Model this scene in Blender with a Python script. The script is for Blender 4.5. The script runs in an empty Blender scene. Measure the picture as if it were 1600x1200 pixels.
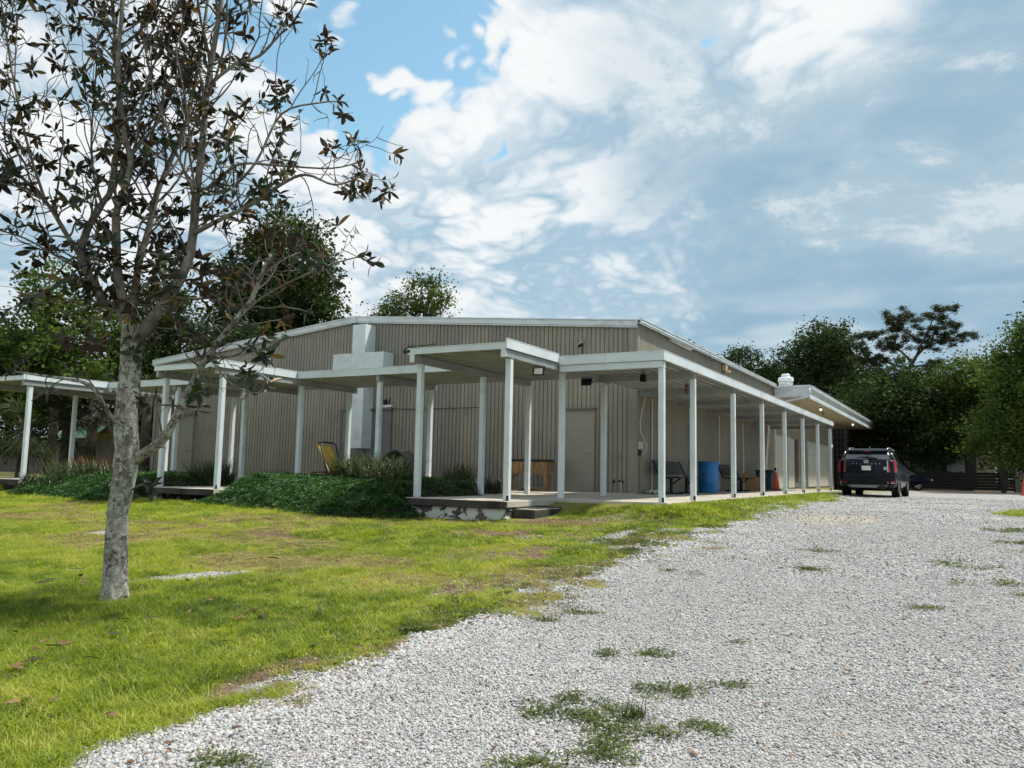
import bpy, bmesh, math, random
import numpy as np
from mathutils import Vector, Matrix
rnd = random.Random(7); npr = np.random.RandomState(11)
S = bpy.context.scene; COL = S.collection
R = math.radians

# ---------------------------------------------------------------- camera
EYE = Vector((0, 0, .504))
_P, _Y, _R = R(6.115), R(-29.39), R(1.159)
FWD = Vector((math.sin(_Y)*math.cos(_P), math.cos(_Y)*math.cos(_P), math.sin(_P)))
_r0 = Vector((math.cos(_Y), -math.sin(_Y), 0)); _u0 = _r0.cross(FWD)
RGT = math.cos(_R)*_r0 + math.sin(_R)*_u0; UPV = -math.sin(_R)*_r0 + math.cos(_R)*_u0
cam = bpy.data.objects.new('camera', bpy.data.cameras.new('camera')); COL.objects.link(cam)
cam.data.sensor_fit = 'HORIZONTAL'; cam.data.sensor_width = 36; cam.data.lens = 36*1274/1600
cam.data.clip_start = .1; cam.data.clip_end = 2000
cam.matrix_world = Matrix(((RGT.x, UPV.x, -FWD.x, EYE.x), (RGT.y, UPV.y, -FWD.y, EYE.y), (RGT.z, UPV.z, -FWD.z, EYE.z), (0, 0, 0, 1)))
S.camera = cam

# ---------------------------------------------------------------- sky, sun, exposure
SUN_EL, SUN_AZ = R(60), R(48)          # azimuth from +Y towards +X
SUN_STRENGTH, SUN_ANGLE = 3.9, R(3.5)
SKY_STRENGTH = .1
EXPOSURE = .50
S.view_settings.view_transform = 'Standard'; S.view_settings.look = 'None'
S.view_settings.exposure = EXPOSURE; S.view_settings.gamma = 1; S.view_settings.use_curve_mapping = False
sun = bpy.data.objects.new('sun', bpy.data.lights.new('sun', 'SUN')); COL.objects.link(sun)
sun.data.energy = SUN_STRENGTH; sun.data.angle = SUN_ANGLE; sun.data.color = (1, .95, .86)
SUND = Vector((math.sin(SUN_AZ)*math.cos(SUN_EL), math.cos(SUN_AZ)*math.cos(SUN_EL), math.sin(SUN_EL)))
sun.rotation_euler = (-SUND).to_track_quat('-Z', 'Y').to_euler()
W = bpy.data.worlds.new('World'); S.world = W; W.use_nodes = True

class NT:
    """small helper for writing node trees"""
    def __init__(s, tree): s.t = tree; s.l = tree.links
    def n(s, typ, **kw):
        nd = s.t.nodes.new(typ)
        for k, v in kw.items():
            if k == 'i':
                for a, b in v.items():
                    if isinstance(b, bpy.types.NodeSocket): s.l.new(b, nd.inputs[a])
                    else: nd.inputs[a].default_value = b
            else: setattr(nd, k, v)
        return nd
    def m(s, op, a, b=None, c=None, clamp=False):
        nd = s.t.nodes.new('ShaderNodeMath'); nd.operation = op; nd.use_clamp = clamp
        for i, v in enumerate((a, b, c)):
            if v is None: continue
            if isinstance(v, bpy.types.NodeSocket): s.l.new(v, nd.inputs[i])
            else: nd.inputs[i].default_value = v
        return nd.outputs[0]
    def vm(s, op, a, b=None, scale=None):
        nd = s.t.nodes.new('ShaderNodeVectorMath'); nd.operation = op
        for i, v in enumerate((a, b)):
            if v is None: continue
            if isinstance(v, bpy.types.NodeSocket): s.l.new(v, nd.inputs[i])
            else: nd.inputs[i].default_value = v
        if scale is not None:
            if isinstance(scale, bpy.types.NodeSocket): s.l.new(scale, nd.inputs['Scale'])
            else: nd.inputs['Scale'].default_value = scale
        return nd.outputs['Value' if op in ('DOT_PRODUCT', 'LENGTH', 'DISTANCE') else 'Vector']
    def mix(s, f, a, b, mode='MIX'):
        nd = s.t.nodes.new('ShaderNodeMix'); nd.data_type = 'RGBA'; nd.blend_type = mode
        for k, v in ((0, f), (6, a), (7, b)):
            if isinstance(v, bpy.types.NodeSocket): s.l.new(v, nd.inputs[k])
            else: nd.inputs[k].default_value = v if k == 0 else (tuple(v) + (1,))[:4]
        return nd.outputs[2]
    def noise(s, vec, scale, detail=4, rough=.5, dist=0, out=0):
        nd = s.t.nodes.new('ShaderNodeTexNoise')
        if vec is not None: s.l.new(vec, nd.inputs['Vector'])
        nd.inputs['Scale'].default_value = scale; nd.inputs['Detail'].default_value = detail
        nd.inputs['Roughness'].default_value = rough; nd.inputs['Distortion'].default_value = dist
        return nd.outputs[out]
    def ramp(s, f, stops, interp='LINEAR'):
        nd = s.t.nodes.new('ShaderNodeValToRGB'); cr = nd.color_ramp; cr.interpolation = interp
        while len(cr.elements) < len(stops): cr.elements.new(.5)
        for e, (p, c) in zip(cr.elements, stops):
            e.position = p; e.color = (c, c, c, 1) if isinstance(c, (int, float)) else (tuple(c) + (1,))[:4]
        s.l.new(f, nd.inputs[0]); return nd.outputs[0]
    def sstep(s, x, a, b):
        nd = s.t.nodes.new('ShaderNodeMapRange'); nd.interpolation_type = 'SMOOTHSTEP'; s.l.new(x, nd.inputs[0])
        nd.inputs[1].default_value = a; nd.inputs[2].default_value = b; return nd.outputs[0]

def make_world():
    t = W.node_tree; t.nodes.clear(); k = NT(t)
    sky = k.n('ShaderNodeTexSky', sky_type='NISHITA', sun_disc=False, sun_elevation=SUN_EL, sun_rotation=SUN_AZ,
              air_density=1.0, dust_density=1.0, ozone_density=1.0)
    tc = k.n('ShaderNodeTexCoord'); d = tc.outputs['Generated']
    sep = k.n('ShaderNodeSeparateXYZ', i={0: d}); zz = sep.outputs[2]
    den = k.m('ADD', k.m('MAXIMUM', zz, 0.0), .34)
    cv = k.n('ShaderNodeCombineXYZ', i={0: k.m('DIVIDE', sep.outputs[0], den), 1: k.m('DIVIDE', sep.outputs[1], den), 2: 1.3})
    p = cv.outputs[0]
    warp = k.vm('SCALE', k.vm('SUBTRACT', k.noise(p, 2.4, 1, .5, 0, 1), (.5, .5, .5)), scale=.22)
    p = k.vm('ADD', p, warp)
    low = k.noise(p, 1.15, 2, .5)                        # where the cloud lies
    mid = k.noise(k.vm('ADD', p, (5, 2, 0)), 2.6, 3, .55)
    B = None                                              # heaped puffs
    for i, (sc, am) in enumerate(((2.9, .42), (6.1, .27), (12.7, .20), (26, .15))):
        n = k.m('ABSOLUTE', k.m('MULTIPLY_ADD', k.noise(k.vm('ADD', p, (i*3.1, i*1.7, 0)), sc, 0, .5), 2.0, -1.0))
        n = k.m('MULTIPLY', k.m('MINIMUM', k.m('MULTIPLY', n, 2.6), 1.0), am); B = n if B is None else k.m('ADD', B, n)
    fine = k.noise(p, 8, 6, .66)
    aim = lambda r_, u_: tuple((FWD + RGT*r_ + UPV*u_).normalized())
    near = lambda v, r0, r1: k.sstep(k.vm('DISTANCE', d, v), r1, r0)
    # the open blue patch high in the middle, smaller rents right of it
    gap = k.m('ADD', near(aim(-.18, .46), .08, .33), k.m('MULTIPLY', near(aim(.24, .46), .01, .09), .55))
    D = k.m('ADD', k.m('MULTIPLY', low, .9), k.m('ADD', k.m('MULTIPLY', B, .36), k.m('MULTIPLY', fine, .26)))
    D = k.m('SUBTRACT', D, k.m('MULTIPLY', gap, .34))
    cover = k.sstep(D, .44, .52)
    # the bank on the right is deep and grey blue, its left flank bright
    s_ = k.m('ADD', k.vm('DOT_PRODUCT', d, tuple(RGT*1.0 - UPV*.62 + FWD*.10)), k.m('MULTIPLY', k.m('SUBTRACT', low, .5), .9))
    s_ = k.m('ADD', s_, k.m('MULTIPLY', k.m('SUBTRACT', mid, .5), .75))
    s_ = k.m('SUBTRACT', s_, k.m('MULTIPLY', near(aim(.36, .42), .02, .16), .22))
    S_ = k.sstep(s_, -.10, .30)
    puff = k.sstep(k.m('ADD', k.m('MULTIPLY', B, .50), k.m('ADD', k.m('MULTIPLY', fine, .55), k.m('MULTIPLY', mid, .30))), .53, .84)
    white = k.mix(puff, (.40, .575, .715), (.95, .975, .985))
    rim = k.sstep(D, .62, .48)
    white = k.mix(k.m('MULTIPLY', rim, .55), white, (.90, .93, .95))
    grey = k.mix(k.sstep(k.m('ADD', k.m('MULTIPLY', mid, .7), k.m('MULTIPLY', fine, .3)), .36, .64), (.30, .475, .62), (.47, .62, .715))
    wisp = k.m('MULTIPLY', k.sstep(k.m('ADD', k.m('MULTIPLY', fine, .6), k.m('MULTIPLY', mid, .4)), .535, .64), .62)
    grey = k.mix(wisp, grey, (.80, .86, .89))
    cloud = k.mix(S_, white, grey)
    # towards the horizon the deck thins and brightens in long bars
    low_ = k.sstep(zz, .27, .13)
    bars = k.sstep(k.noise(k.vm('MULTIPLY', d, (2.2, 2.2, 11)), 1.7, 3, .55), .40, .60)
    cloud = k.mix(k.m('MULTIPLY', low_, k.m('MULTIPLY_ADD', bars, .8, .0)), cloud, (.66, .77, .83))
    cloud = k.mix(1.0, cloud, (CLOUD_GAIN,)*3, 'MULTIPLY')
    blue = k.mix(1.0, sky.outputs[0], BLUE_TINT, 'MULTIPLY')
    col = k.mix(cover, blue, cloud)
    bg = k.n('ShaderNodeBackground', i={0: col, 1: SKY_STRENGTH})
    k.n('ShaderNodeOutputWorld', i={0: bg.outputs[0]})
    W.cycles.sampling_method = 'MANUAL'; W.cycles.sample_map_resolution = 512
CLOUD_GAIN = 7.0
BLUE_TINT = (1.45, 1.75, 1.48)
make_world()

S.cycles.max_bounces = 6; S.cycles.diffuse_bounces = 3; S.cycles.glossy_bounces = 2; S.cycles.transmission_bounces = 2; S.cycles.transparent_max_bounces = 4
S.cycles.use_adaptive_sampling = True; S.cycles.adaptive_threshold = .02; S.cycles.use_denoising = True
S.cycles.caustics_reflective = False; S.cycles.caustics_refractive = False; S.cycles.use_light_tree = False
# ---------------------------------------------------------------- helpers
ORIGIN = {}
def link(o): COL.objects.link(o); return o
def tag(o, label=None, cat=None, group=None, kind=None):
    for k, v in (('label', label), ('category', cat), ('group', group), ('kind', kind)):
        if v: o[k] = v
    return o
def thing(name, label, cat, loc=(0, 0, 0), group=None):
    o = link(bpy.data.objects.new(name, None)); o.location = loc; o.empty_display_size = .2
    ORIGIN[o] = Vector(loc); return tag(o, label, cat, group)
def mesh_obj(name, me, parent=None, loc=(0, 0, 0)):
    o = link(bpy.data.objects.new(name, me))
    if parent is not None: o.parent = parent; ORIGIN[o] = ORIGIN[parent]
    else: ORIGIN[o] = Vector(loc)
    o.location = loc
    return o
def np_mesh(name, V, Fc, mat=None, smooth=False):
    """V (n,3), Fc (m,k) all faces with k corners"""
    me = bpy.data.meshes.new(name); V = np.asarray(V, np.float32); Fc = np.asarray(Fc, np.int32)
    me.vertices.add(len(V)); me.vertices.foreach_set('co', V.ravel())
    m, k = Fc.shape
    me.loops.add(m*k); me.loops.foreach_set('vertex_index', Fc.ravel())
    me.polygons.add(m); me.polygons.foreach_set('loop_start', np.arange(0, m*k, k, dtype=np.int32))
    me.polygons.foreach_set('loop_total', np.full(m, k, np.int32))
    if smooth: me.polygons.foreach_set('use_smooth', np.ones(m, bool))
    me.update(calc_edges=True)
    if mat: me.materials.append(mat)
    return me

class MB:
    def __init__(s): s.v = []; s.f = []; s.mi = []; s.cur = 0
    def add(s, vs, fs):
        b = len(s.v); s.v += [tuple(q) for q in vs]
        for f in fs: s.f.append(tuple(b+i for i in f)); s.mi.append(s.cur)
        return s
    BF = [(0, 3, 2, 1), (4, 5, 6, 7), (0, 1, 5, 4), (1, 2, 6, 5), (2, 3, 7, 6), (3, 0, 4, 7)]
    def box(s, x0, x1, y0, y1, z0, z1):
        return s.add([(x0, y0, z0), (x1, y0, z0), (x1, y1, z0), (x0, y1, z0), (x0, y0, z1), (x1, y0, z1), (x1, y1, z1), (x0, y1, z1)], s.BF)
    def hexa(s, pts): return s.add(pts, s.BF)
    def bar(s, a, b, w, h, up=(0, 0, 1)):
        a, b = Vector(a), Vector(b); d = (b-a).normalized(); u = Vector(up); sd = d.cross(u)
        if sd.length < 1e-4: sd = d.cross(Vector((1, 0, 0)))
        sd.normalize(); u = sd.cross(d)
        o = [(-sd*w/2 - u*h/2), (sd*w/2 - u*h/2), (sd*w/2 + u*h/2), (-sd*w/2 + u*h/2)]
        return s.add([a+q for q in o] + [b+q for q in o], [(3, 2, 1, 0), (4, 5, 6, 7), (0, 1, 5, 4), (1, 2, 6, 5), (2, 3, 7, 6), (3, 0, 4, 7)])
    def tube(s, pts, rad, n=8, cap=True):
        pts = [Vector(p) for p in pts]; m = len(pts)
        if not hasattr(rad, '__len__'): rad = [rad]*m
        b = len(s.v); ref = Vector((.3, .2, 1)).normalized(); prev = None
        for i, p in enumerate(pts):
            d = (pts[min(i+1, m-1)] - pts[max(i-1, 0)]).normalized()
            if prev is None:
                x = d.cross(ref)
                if x.length < .1: x = d.cross(Vector((1, 0, 0)))
            else: x = prev - d*prev.dot(d)
            x.normalize(); prev = x; y = d.cross(x)
            for j in range(n):
                a = 2*math.pi*j/n; s.v.append(tuple(p + (x*math.cos(a) + y*math.sin(a))*rad[i]))
        for i in range(m-1):
            for j in range(n):
                s.f.append((b+i*n+j, b+i*n+(j+1) % n, b+(i+1)*n+(j+1) % n, b+(i+1)*n+j)); s.mi.append(s.cur)
        if cap:
            s.f.append(tuple(b+j for j in range(n))[::-1]); s.mi.append(s.cur)
            s.f.append(tuple(b+(m-1)*n+j for j in range(n))); s.mi.append(s.cur)
        return s
    def lathe(s, prof, n=24, c=(0, 0, 0), cap=True):
        b = len(s.v)
        for r, z in prof:
            for j in range(n):
                a = 2*math.pi*j/n; s.v.append((c[0]+r*math.cos(a), c[1]+r*math.sin(a), c[2]+z))
        for i in range(len(prof)-1):
            for j in range(n):
                s.f.append((b+i*n+j, b+i*n+(j+1) % n, b+(i+1)*n+(j+1) % n, b+(i+1)*n+j)); s.mi.append(s.cur)
        if cap:
            s.f.append(tuple(b+j for j in range(n))[::-1]); s.mi.append(s.cur)
            s.f.append(tuple(b+(len(prof)-1)*n+j for j in range(n))); s.mi.append(s.cur)
        return s
    def sheet(s, rows):
        """grid of points rows[i][j]"""
        n = len(rows[0]); b = len(s.v)
        for r_ in rows: s.v += [tuple(q) for q in r_]
        for i in range(len(rows)-1):
            for j in range(n-1):
                s.f.append((b+i*n+j, b+i*n+j+1, b+(i+1)*n+j+1, b+(i+1)*n+j)); s.mi.append(s.cur)
        return s
    def prism(s, poly, a, b, axis):
        """2-D polygon pulled along an axis from a to b"""
        def P(u, v, w): return {0: (w, u, v), 1: (u, w, v), 2: (u, v, w)}[axis]
        n = len(poly); vs = [P(u, v, a) for u, v in poly] + [P(u, v, b) for u, v in poly]
        fs = [tuple(range(n))[::-1], tuple(range(n, 2*n))] + [(i, (i+1) % n, n+(i+1) % n, n+i) for i in range(n)]
        return s.add(vs, fs)
    def mesh(s, name, mats, smooth=False, org=(0, 0, 0)):
        me = bpy.data.meshes.new(name); o = Vector(org)
        me.from_pydata([(v[0]-o.x, v[1]-o.y, v[2]-o.z) for v in s.v], [], s.f)
        for m in (mats if isinstance(mats, (list, tuple)) else [mats]): me.materials.append(m)
        me.polygons.foreach_set('material_index', s.mi)
        bm = bmesh.new(); bm.from_mesh(me); bmesh.ops.recalc_face_normals(bm, faces=bm.faces); bm.to_mesh(me); bm.free()
        if smooth: me.polygons.foreach_set('use_smooth', [True]*len(me.polygons))
        me.update(); return me
    def build(s, name, mats, parent=None, smooth=False, bevel=0, seg=2, loc=(0, 0, 0)):
        org = ORIGIN[parent] if parent is not None else Vector(loc)
        o = mesh_obj(name, s.mesh(name, mats, smooth, org), parent, (0, 0, 0) if parent is not None else loc)
        if bevel:
            m = o.modifiers.new('bevel', 'BEVEL'); m.width = bevel; m.segments = seg; m.limit_method = 'ANGLE'
        if smooth == 'auto' or (smooth and bevel): pass
        return o
def edge_split(o, ang=40):
    m = o.modifiers.new('edges', 'EDGE_SPLIT'); m.split_angle = R(ang); return o

# value noise in numpy
_tab = npr.rand(256, 256)
def vnoise(x, y, s=1.0, o=0):
    x = np.asarray(x, float)*s + 37.3*o + 100; y = np.asarray(y, float)*s + 17.9*o + 100
    xi = np.floor(x).astype(int); yi = np.floor(y).astype(int); fx = x-xi; fy = y-yi
    fx = fx*fx*(3-2*fx); fy = fy*fy*(3-2*fy)
    a = _tab[xi % 256, yi % 256]; b = _tab[(xi+1) % 256, yi % 256]; c = _tab[xi % 256, (yi+1) % 256]; d = _tab[(xi+1) % 256, (yi+1) % 256]
    return (a*(1-fx)+b*fx)*(1-fy) + (c*(1-fx)+d*fx)*fy
def fbm(x, y, s=1.0, o=0, n=4):
    t = 0; a = .5; z = 0
    for i in range(n): t = t + a*vnoise(x, y, s*2**i, o+i*5); z += a; a *= .5
    return t/z
def sst(x, a, b):
    t = np.clip((np.asarray(x, float)-a)/(b-a), 0, 1); return t*t*(3-2*t)

# ---------------------------------------------------------------- materials
def new_mat(name):
    m = bpy.data.materials.new(name); m.use_nodes = True; t = m.node_tree; t.nodes.clear()
    k = NT(t); out = k.n('ShaderNodeOutputMaterial'); return m, k, out
def mk(name, col, rough=.6, var=.18, scale=2.0, bump=0.0, bscale=40, metal=0.0, spec=.5, dirt=None, dirt_amt=.0, dscale=1.5, stretch=(1, 1, 1), rnd_amt=0, coat=0, wave=None):
    """plain painted / weathered surface: two noises vary the colour, optional dirt, fine bump"""
    m, k, out = new_mat(name)
    pos = k.n('ShaderNodeNewGeometry').outputs['Position']
    p = k.vm('MULTIPLY', pos, stretch)
    n = k.noise(p, scale, 5, .6)
    c = k.mix(k.sstep(n, .3, .7), tuple(q*(1-var) for q in col), tuple(min(1, q*(1+var*.6)) for q in col))
    if rnd_amt:
        oi = k.n('ShaderNodeObjectInfo').outputs['Random']
        c = k.mix(k.m('MULTIPLY', oi, rnd_amt), c, tuple(q*.45 for q in col))
    if dirt:
        dn = k.noise(k.vm('ADD', p, (7.7, 3.1, 5.5)), dscale, 7, .65, .4)
        c = k.mix(k.m('MULTIPLY', k.sstep(dn, .50, .68), dirt_amt), c, dirt)
    b = k.n('ShaderNodeBsdfPrincipled', i={'Base Color': c, 'Metallic': metal, 'Specular IOR Level': spec, 'Coat Weight': coat})
    rn = k.m('ADD', k.m('MULTIPLY', k.m('SUBTRACT', n, .5), .25), rough); k.l.new(rn, b.inputs['Roughness'])
    if bump:
        bn = k.noise(pos, bscale, 4, .6)
        bp = k.n('ShaderNodeBump', i={'Strength': bump, 'Distance': .01, 'Height': bn}); k.l.new(bp.outputs[0], b.inputs['Normal'])
    k.l.new(b.outputs[0], out.inputs[0]); return m
def leaf_mat(name, cols, back=None, rough=.45, trans=.35, spec=.4, vscale=1.2, use_attr=False):
    """two or three leaf tones by clump, thin and translucent; an optional other colour for the underside"""
    m, k, out = new_mat(name)
    g = k.n('ShaderNodeNewGeometry'); pos = g.outputs['Position']
    n = k.noise(pos, vscale, 3, .6); wn = k.n('ShaderNodeTexWhiteNoise', noise_dimensions='3D', i={0: k.vm('SNAP', pos, (.13, .13, .13))}).outputs[0]
    f = k.m('ADD', k.m('MULTIPLY', k.sstep(n, .3, .7), .6), k.m('MULTIPLY', wn, .4))
    if use_attr:
        at = k.n('ShaderNodeAttribute', attribute_name='tint', attribute_type='INSTANCER').outputs['Fac']
        f = k.m('ADD', k.m('MULTIPLY', f, .35), k.m('MULTIPLY', at, .65))
    st = [(i/(len(cols)-1), c) for i, c in enumerate(cols)]
    c = k.ramp(f, st)
    if back: c = k.mix(g.outputs['Backfacing'], c, back)
    b = k.n('ShaderNodeBsdfPrincipled', i={'Base Color': c, 'Roughness': rough, 'Specular IOR Level': spec})
    tr = k.n('ShaderNodeBsdfTranslucent', i={0: k.mix(1.0, c, (1.5, 1.45, .8), 'MULTIPLY')})
    mx = k.n('ShaderNodeMixShader', i={0: trans, 1: b.outputs[0], 2: tr.outputs[0]})
    k.l.new(mx.outputs[0], out.inputs[0]); return m
M = {}
M['white'] = mk('white painted aluminium', (.63, .69, .71), .42, .07, 1.2, .05, 60, dirt=(.44, .45, .42), dirt_amt=.45, dscale=2.2)
M['trim'] = mk('white metal trim', (.62, .67, .69), .4, .08, .8, .04, 30, dirt=(.30, .31, .29), dirt_amt=.4, dscale=1.4, stretch=(1, 1, 2))
M['soffit_tan'] = mk('cream soffit', (.60, .52, .44), .6, .08, .5)
M['pan'] = mk('canopy pan aluminium', (.33, .335, .305), .5, .1, 1.0, dirt=(.12, .12, .10), dirt_amt=.4)
M['alu'] = mk('shade darkened aluminium', (.27, .29, .28), .5, .12, 1.5, dirt=(.16, .165, .15), dirt_amt=.5)  # inner canopy beams: shade under the roof put into a darker base colour
M['black'] = mk('black metal', (.015, .016, .019), .45, .3, 5, spec=.3)
M['rubber'] = mk('black rubber', (.012, .012, .013), .8, .3, 6, spec=.1)
M['dark_grey'] = mk('dark grey door paint', (.16, .165, .165), .5, .12, 1.5)
M['door'] = mk('tan door paint', (.27, .255, .205), .4, .12, 1.2, dirt=(.24, .21, .16), dirt_amt=.3)
M['steel'] = mk('dull steel', (.42, .42, .41), .35, .2, 8, metal=.8)
M['galv'] = mk('galvanised metal', (.62, .62, .60), .45, .15, 6, metal=.2)
M['barrel'] = mk('blue plastic drum', (.012, .16, .46), .38, .12, 3)
M['bin'] = mk('dark blue plastic bin', (.018, .04, .075), .5, .15, 3)
M['cone'] = mk('orange cone plastic', (.72, .075, .02), .5, .12, 6)
M['card'] = mk('brown cardboard', (.36, .22, .11), .8, .15, 4)
M['wood'] = mk('weathered planter wood', (.32, .19, .08), .7, .35, 3, .2, 30, stretch=(6, 6, 1), dirt=(.10, .06, .03), dirt_amt=.5)
M['grey_wood'] = mk('grey weathered boards', (.20, .185, .165), .8, .3, 3, .2, 30, stretch=(6, 6, 1))
M['soil'] = mk('dark potting soil', (.03, .022, .016), .95, .4, 20, .6, 60)
M['yellow'] = mk('yellow sling fabric', (.55, .36, .06), .7, .2, 3)
M['tan_lamp'] = mk('tan lamp housing', (.46, .33, .2), .5, .12, 5)
M['cable'] = mk('pale cable', (.55, .54, .48), .5, .1, 5)
M['maroon'] = mk('dark red brown', (.10, .04, .03), .6, .3, 5)
M['lens'] = mk('pale lamp lens', (.75, .76, .74), .25, .05, 3)
def mat_siding():
    m, k, out = new_mat('taupe metal siding')
    pos = k.n('ShaderNodeNewGeometry').outputs['Position']
    n = k.noise(k.vm('MULTIPLY', pos, (1, 1, .35)), .9, 5, .6)
    c = k.mix(k.sstep(n, .32, .68), (.215, .203, .170), (.290, .265, .212))
    streak = k.noise(k.vm('MULTIPLY', pos, (9, 9, .35)), 1.0, 4, .6)
    c = k.mix(k.m('MULTIPLY', k.sstep(streak, .50, .70), .65), c, (.36, .295, .165))
    c = k.mix(k.m('MULTIPLY', k.sstep(streak, .47, .30), .35), c, (.20, .19, .17))
    blot = k.noise(k.vm('ADD', pos, (3.3, 1.1, 0)), 1.7, 7, .7, .5)
    c = k.mix(k.m('MULTIPLY', k.sstep(blot, .54, .68), .55), c, (.16, .14, .12))
    oi = k.n('ShaderNodeObjectInfo').outputs['Random']
    c = k.mix(k.m('MULTIPLY', k.sstep(oi, .5, 1.0), .28), c, (.15, .145, .13))
    c = k.mix(k.m('MULTIPLY', k.sstep(oi, .4, .0), .20), c, (.335, .285, .18))
    b = k.n('ShaderNodeBsdfPrincipled', i={'Base Color': c, 'Roughness': .46, 'Specular IOR Level': .45})
    bn = k.noise(pos, 1.3, 3, .5)
    bp = k.n('ShaderNodeBump', i={'Strength': .25, 'Distance': .03, 'Height': bn}); k.l.new(bp.outputs[0], b.inputs['Normal'])
    k.l.new(b.outputs[0], out.inputs[0]); return m
M['siding'] = mat_siding()

def mat_concrete(name, c0, c1, stain, amt, paint=None):
    m, k, out = new_mat(name)
    pos = k.n('ShaderNodeNewGeometry').outputs['Position']
    n = k.noise(pos, 2.3, 7, .65); f = k.noise(pos, 28, 4, .6)
    c = k.mix(k.sstep(n, .3, .7), c0, c1)
    c = k.mix(k.m('MULTIPLY', f, .25), c, stain)
    dn = k.noise(k.vm('ADD', pos, (4, 9, 2)), 1.1, 8, .68, .6)
    c = k.mix(k.m('MULTIPLY', k.sstep(dn, .5, .66), amt), c, stain)
    if paint:   # flaking coat of paint
        sp = k.n('ShaderNodeSeparateXYZ', i={0: pos})
        cells = k.noise(k.vm('MULTIPLY', pos, (3.4, 3.4, 5.2)), 1.0, 7, .62, .6)
        c = k.mix(k.sstep(cells, .485, .505), c, paint)
    b = k.n('ShaderNodeBsdfPrincipled', i={'Base Color': c, 'Roughness': .85, 'Specular IOR Level': .2})
    bp = k.n('ShaderNodeBump', i={'Strength': .4, 'Distance': .01, 'Height': f}); k.l.new(bp.outputs[0], b.inputs['Normal'])
    k.l.new(b.outputs[0], out.inputs[0]); return m
M['slab'] = mat_concrete('pale worn concrete', (.42, .385, .325), (.54, .50, .43), (.24, .215, .175), .4)
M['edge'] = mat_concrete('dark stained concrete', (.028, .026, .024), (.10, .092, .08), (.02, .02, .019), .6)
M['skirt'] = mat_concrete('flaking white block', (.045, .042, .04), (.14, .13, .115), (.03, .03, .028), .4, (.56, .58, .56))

# ---------------------------------------------------------------- ground
GY = [-12, -5, 0, 4, 8, 12, 16, 22, 40, 200]; GZ = [-1.6, -1.27, -1.0, -.79, -.55, -.30, -.2, -.16, -.15, -.15]
EDGE_X = -3.55
def ground(x, y):
    x = np.asarray(x, float); y = np.asarray(y, float)
    z = np.interp(y, GY, GZ)
    a = sst(y, 13.0, 14.2)*sst(-x, 3.5, 4.6)
    z = z*(1-a) + (-.055)*a
    z = z + (fbm(x, y, .5, 3)-.5)*.06*(1-a) + (fbm(x, y, 2.2, 9)-.5)*.025*(1-.7*a)
    z = z - .09*np.exp(-((x+8.0)/1.3)**2-((y-11.9)/.6)**2)
    return z
def gz(x, y): return float(ground(x, y))
def edge_x(y):   # lawn / gravel line
    y = np.asarray(y, float)
    return EDGE_X + .05 - .012*np.maximum(y-10, 0) + (fbm(y*0+3.3, y, .55, 21)-.5)*.5 + (fbm(y*0+9.1, y, 2.4, 5)-.5)*.22
def gravel_mask(x, y):
    """1 on the drive, 0 on the lawn, torn in between"""
    x = np.asarray(x, float); y = np.asarray(y, float)
    w = .22 + .05*np.clip(y-4, 0, 12)
    m = sst((x - edge_x(y) + (fbm(x, y, 1.3, 27)-.5)*1.25)/w + (fbm(x, y, 3.6, 2)-.5)*3.6, -.55, .55)
    # white gravel showing in the lawn
    for cx, cy, rx, ry, ang in ((-7.2, 6.05, .55, .24, .85), (-4.42, 10.9, .16, 1.0, 0), (-11.6, 8.0, .35, .2, .3)):
        dx = (x-cx)*math.cos(ang)+(y-cy)*math.sin(ang); dy = -(x-cx)*math.sin(ang)+(y-cy)*math.cos(ang)
        q = (dx/rx)**2+(dy/ry)**2 + (fbm(x, y, 4, 8)-.5)*1.6
        m = np.maximum(m, sst(-q, -1.15, -.55)*.95)
    # far lawn on the right of the drive
    m = m*(1-sst(x + (fbm(x, y, .35, 4)-.5)*3, 5.2, 6.4)*sst(y, 8, 12))
    # green verge on the right
    q = ((x-1.15)/.85)**2+((y-20.2)/1.5)**2 + (fbm(x, y, 1.7, 31)-.5)*2.2
    m = m*(1-.75*sst(-q, -1.1, -.3))
    # end of the gravel, dark leaf litter before the fence
    m = m*(1-sst(y + (fbm(x, y, .4, 14)-.5)*5, 50, 54))
    return m
WEED_PATCHES = [(-1.88, 4.18, .34, .26, .2), (-1.62, 4.75, .20, .13, .3), (-1.66, 3.98, .22, .20, .4), (-1.40, 4.08, .14, .13, 0), (-1.25, 4.33, .10, .16, 0), (-1.58, 3.72, .16, .09, .2), (-1.78, 3.42, .16, .09, .3),
                (-3.05, 2.78, .14, .10, .3), (-1.95, 5.50, .17, .10, .2), (-1.76, 5.50, .10, .07, 0), (-2.22, 5.33, .10, .08, 0), (-1.30, 5.03, .08, .07, 0), (-2.58, 8.55, .14, .12, 0), (-2.88, 8.62, .12, .12, 0),
                (-1.55, 9.35, .24, .14, 0), (-1.58, 10.62, .30, .14, 0), (-.41, 7.83, .13, .14, 0), (-.21, 10.36, .26, .2, .2), (.10, 10.2, .14, .14, 0), (.29, 9.19, .10, .12, 0), (.36, 8.7, .12, .10, 0),
                (-2.9, 6.38, .12, .10, 0), (-3.04, 6.05, .12, .10, .2), (-3.15, 6.6, .18, .12, .2), (-1.48, 6.07, .06, .05, 0), (-.15, 9.1, .08, .09, 0), (.75, 12.6, .4, .2, 0), (.55, 11.6, .2, .14, 0), (.7, 14.4, .6, .3, .1), (-1.0, 7.9, .07, .06, 0)]
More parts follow.
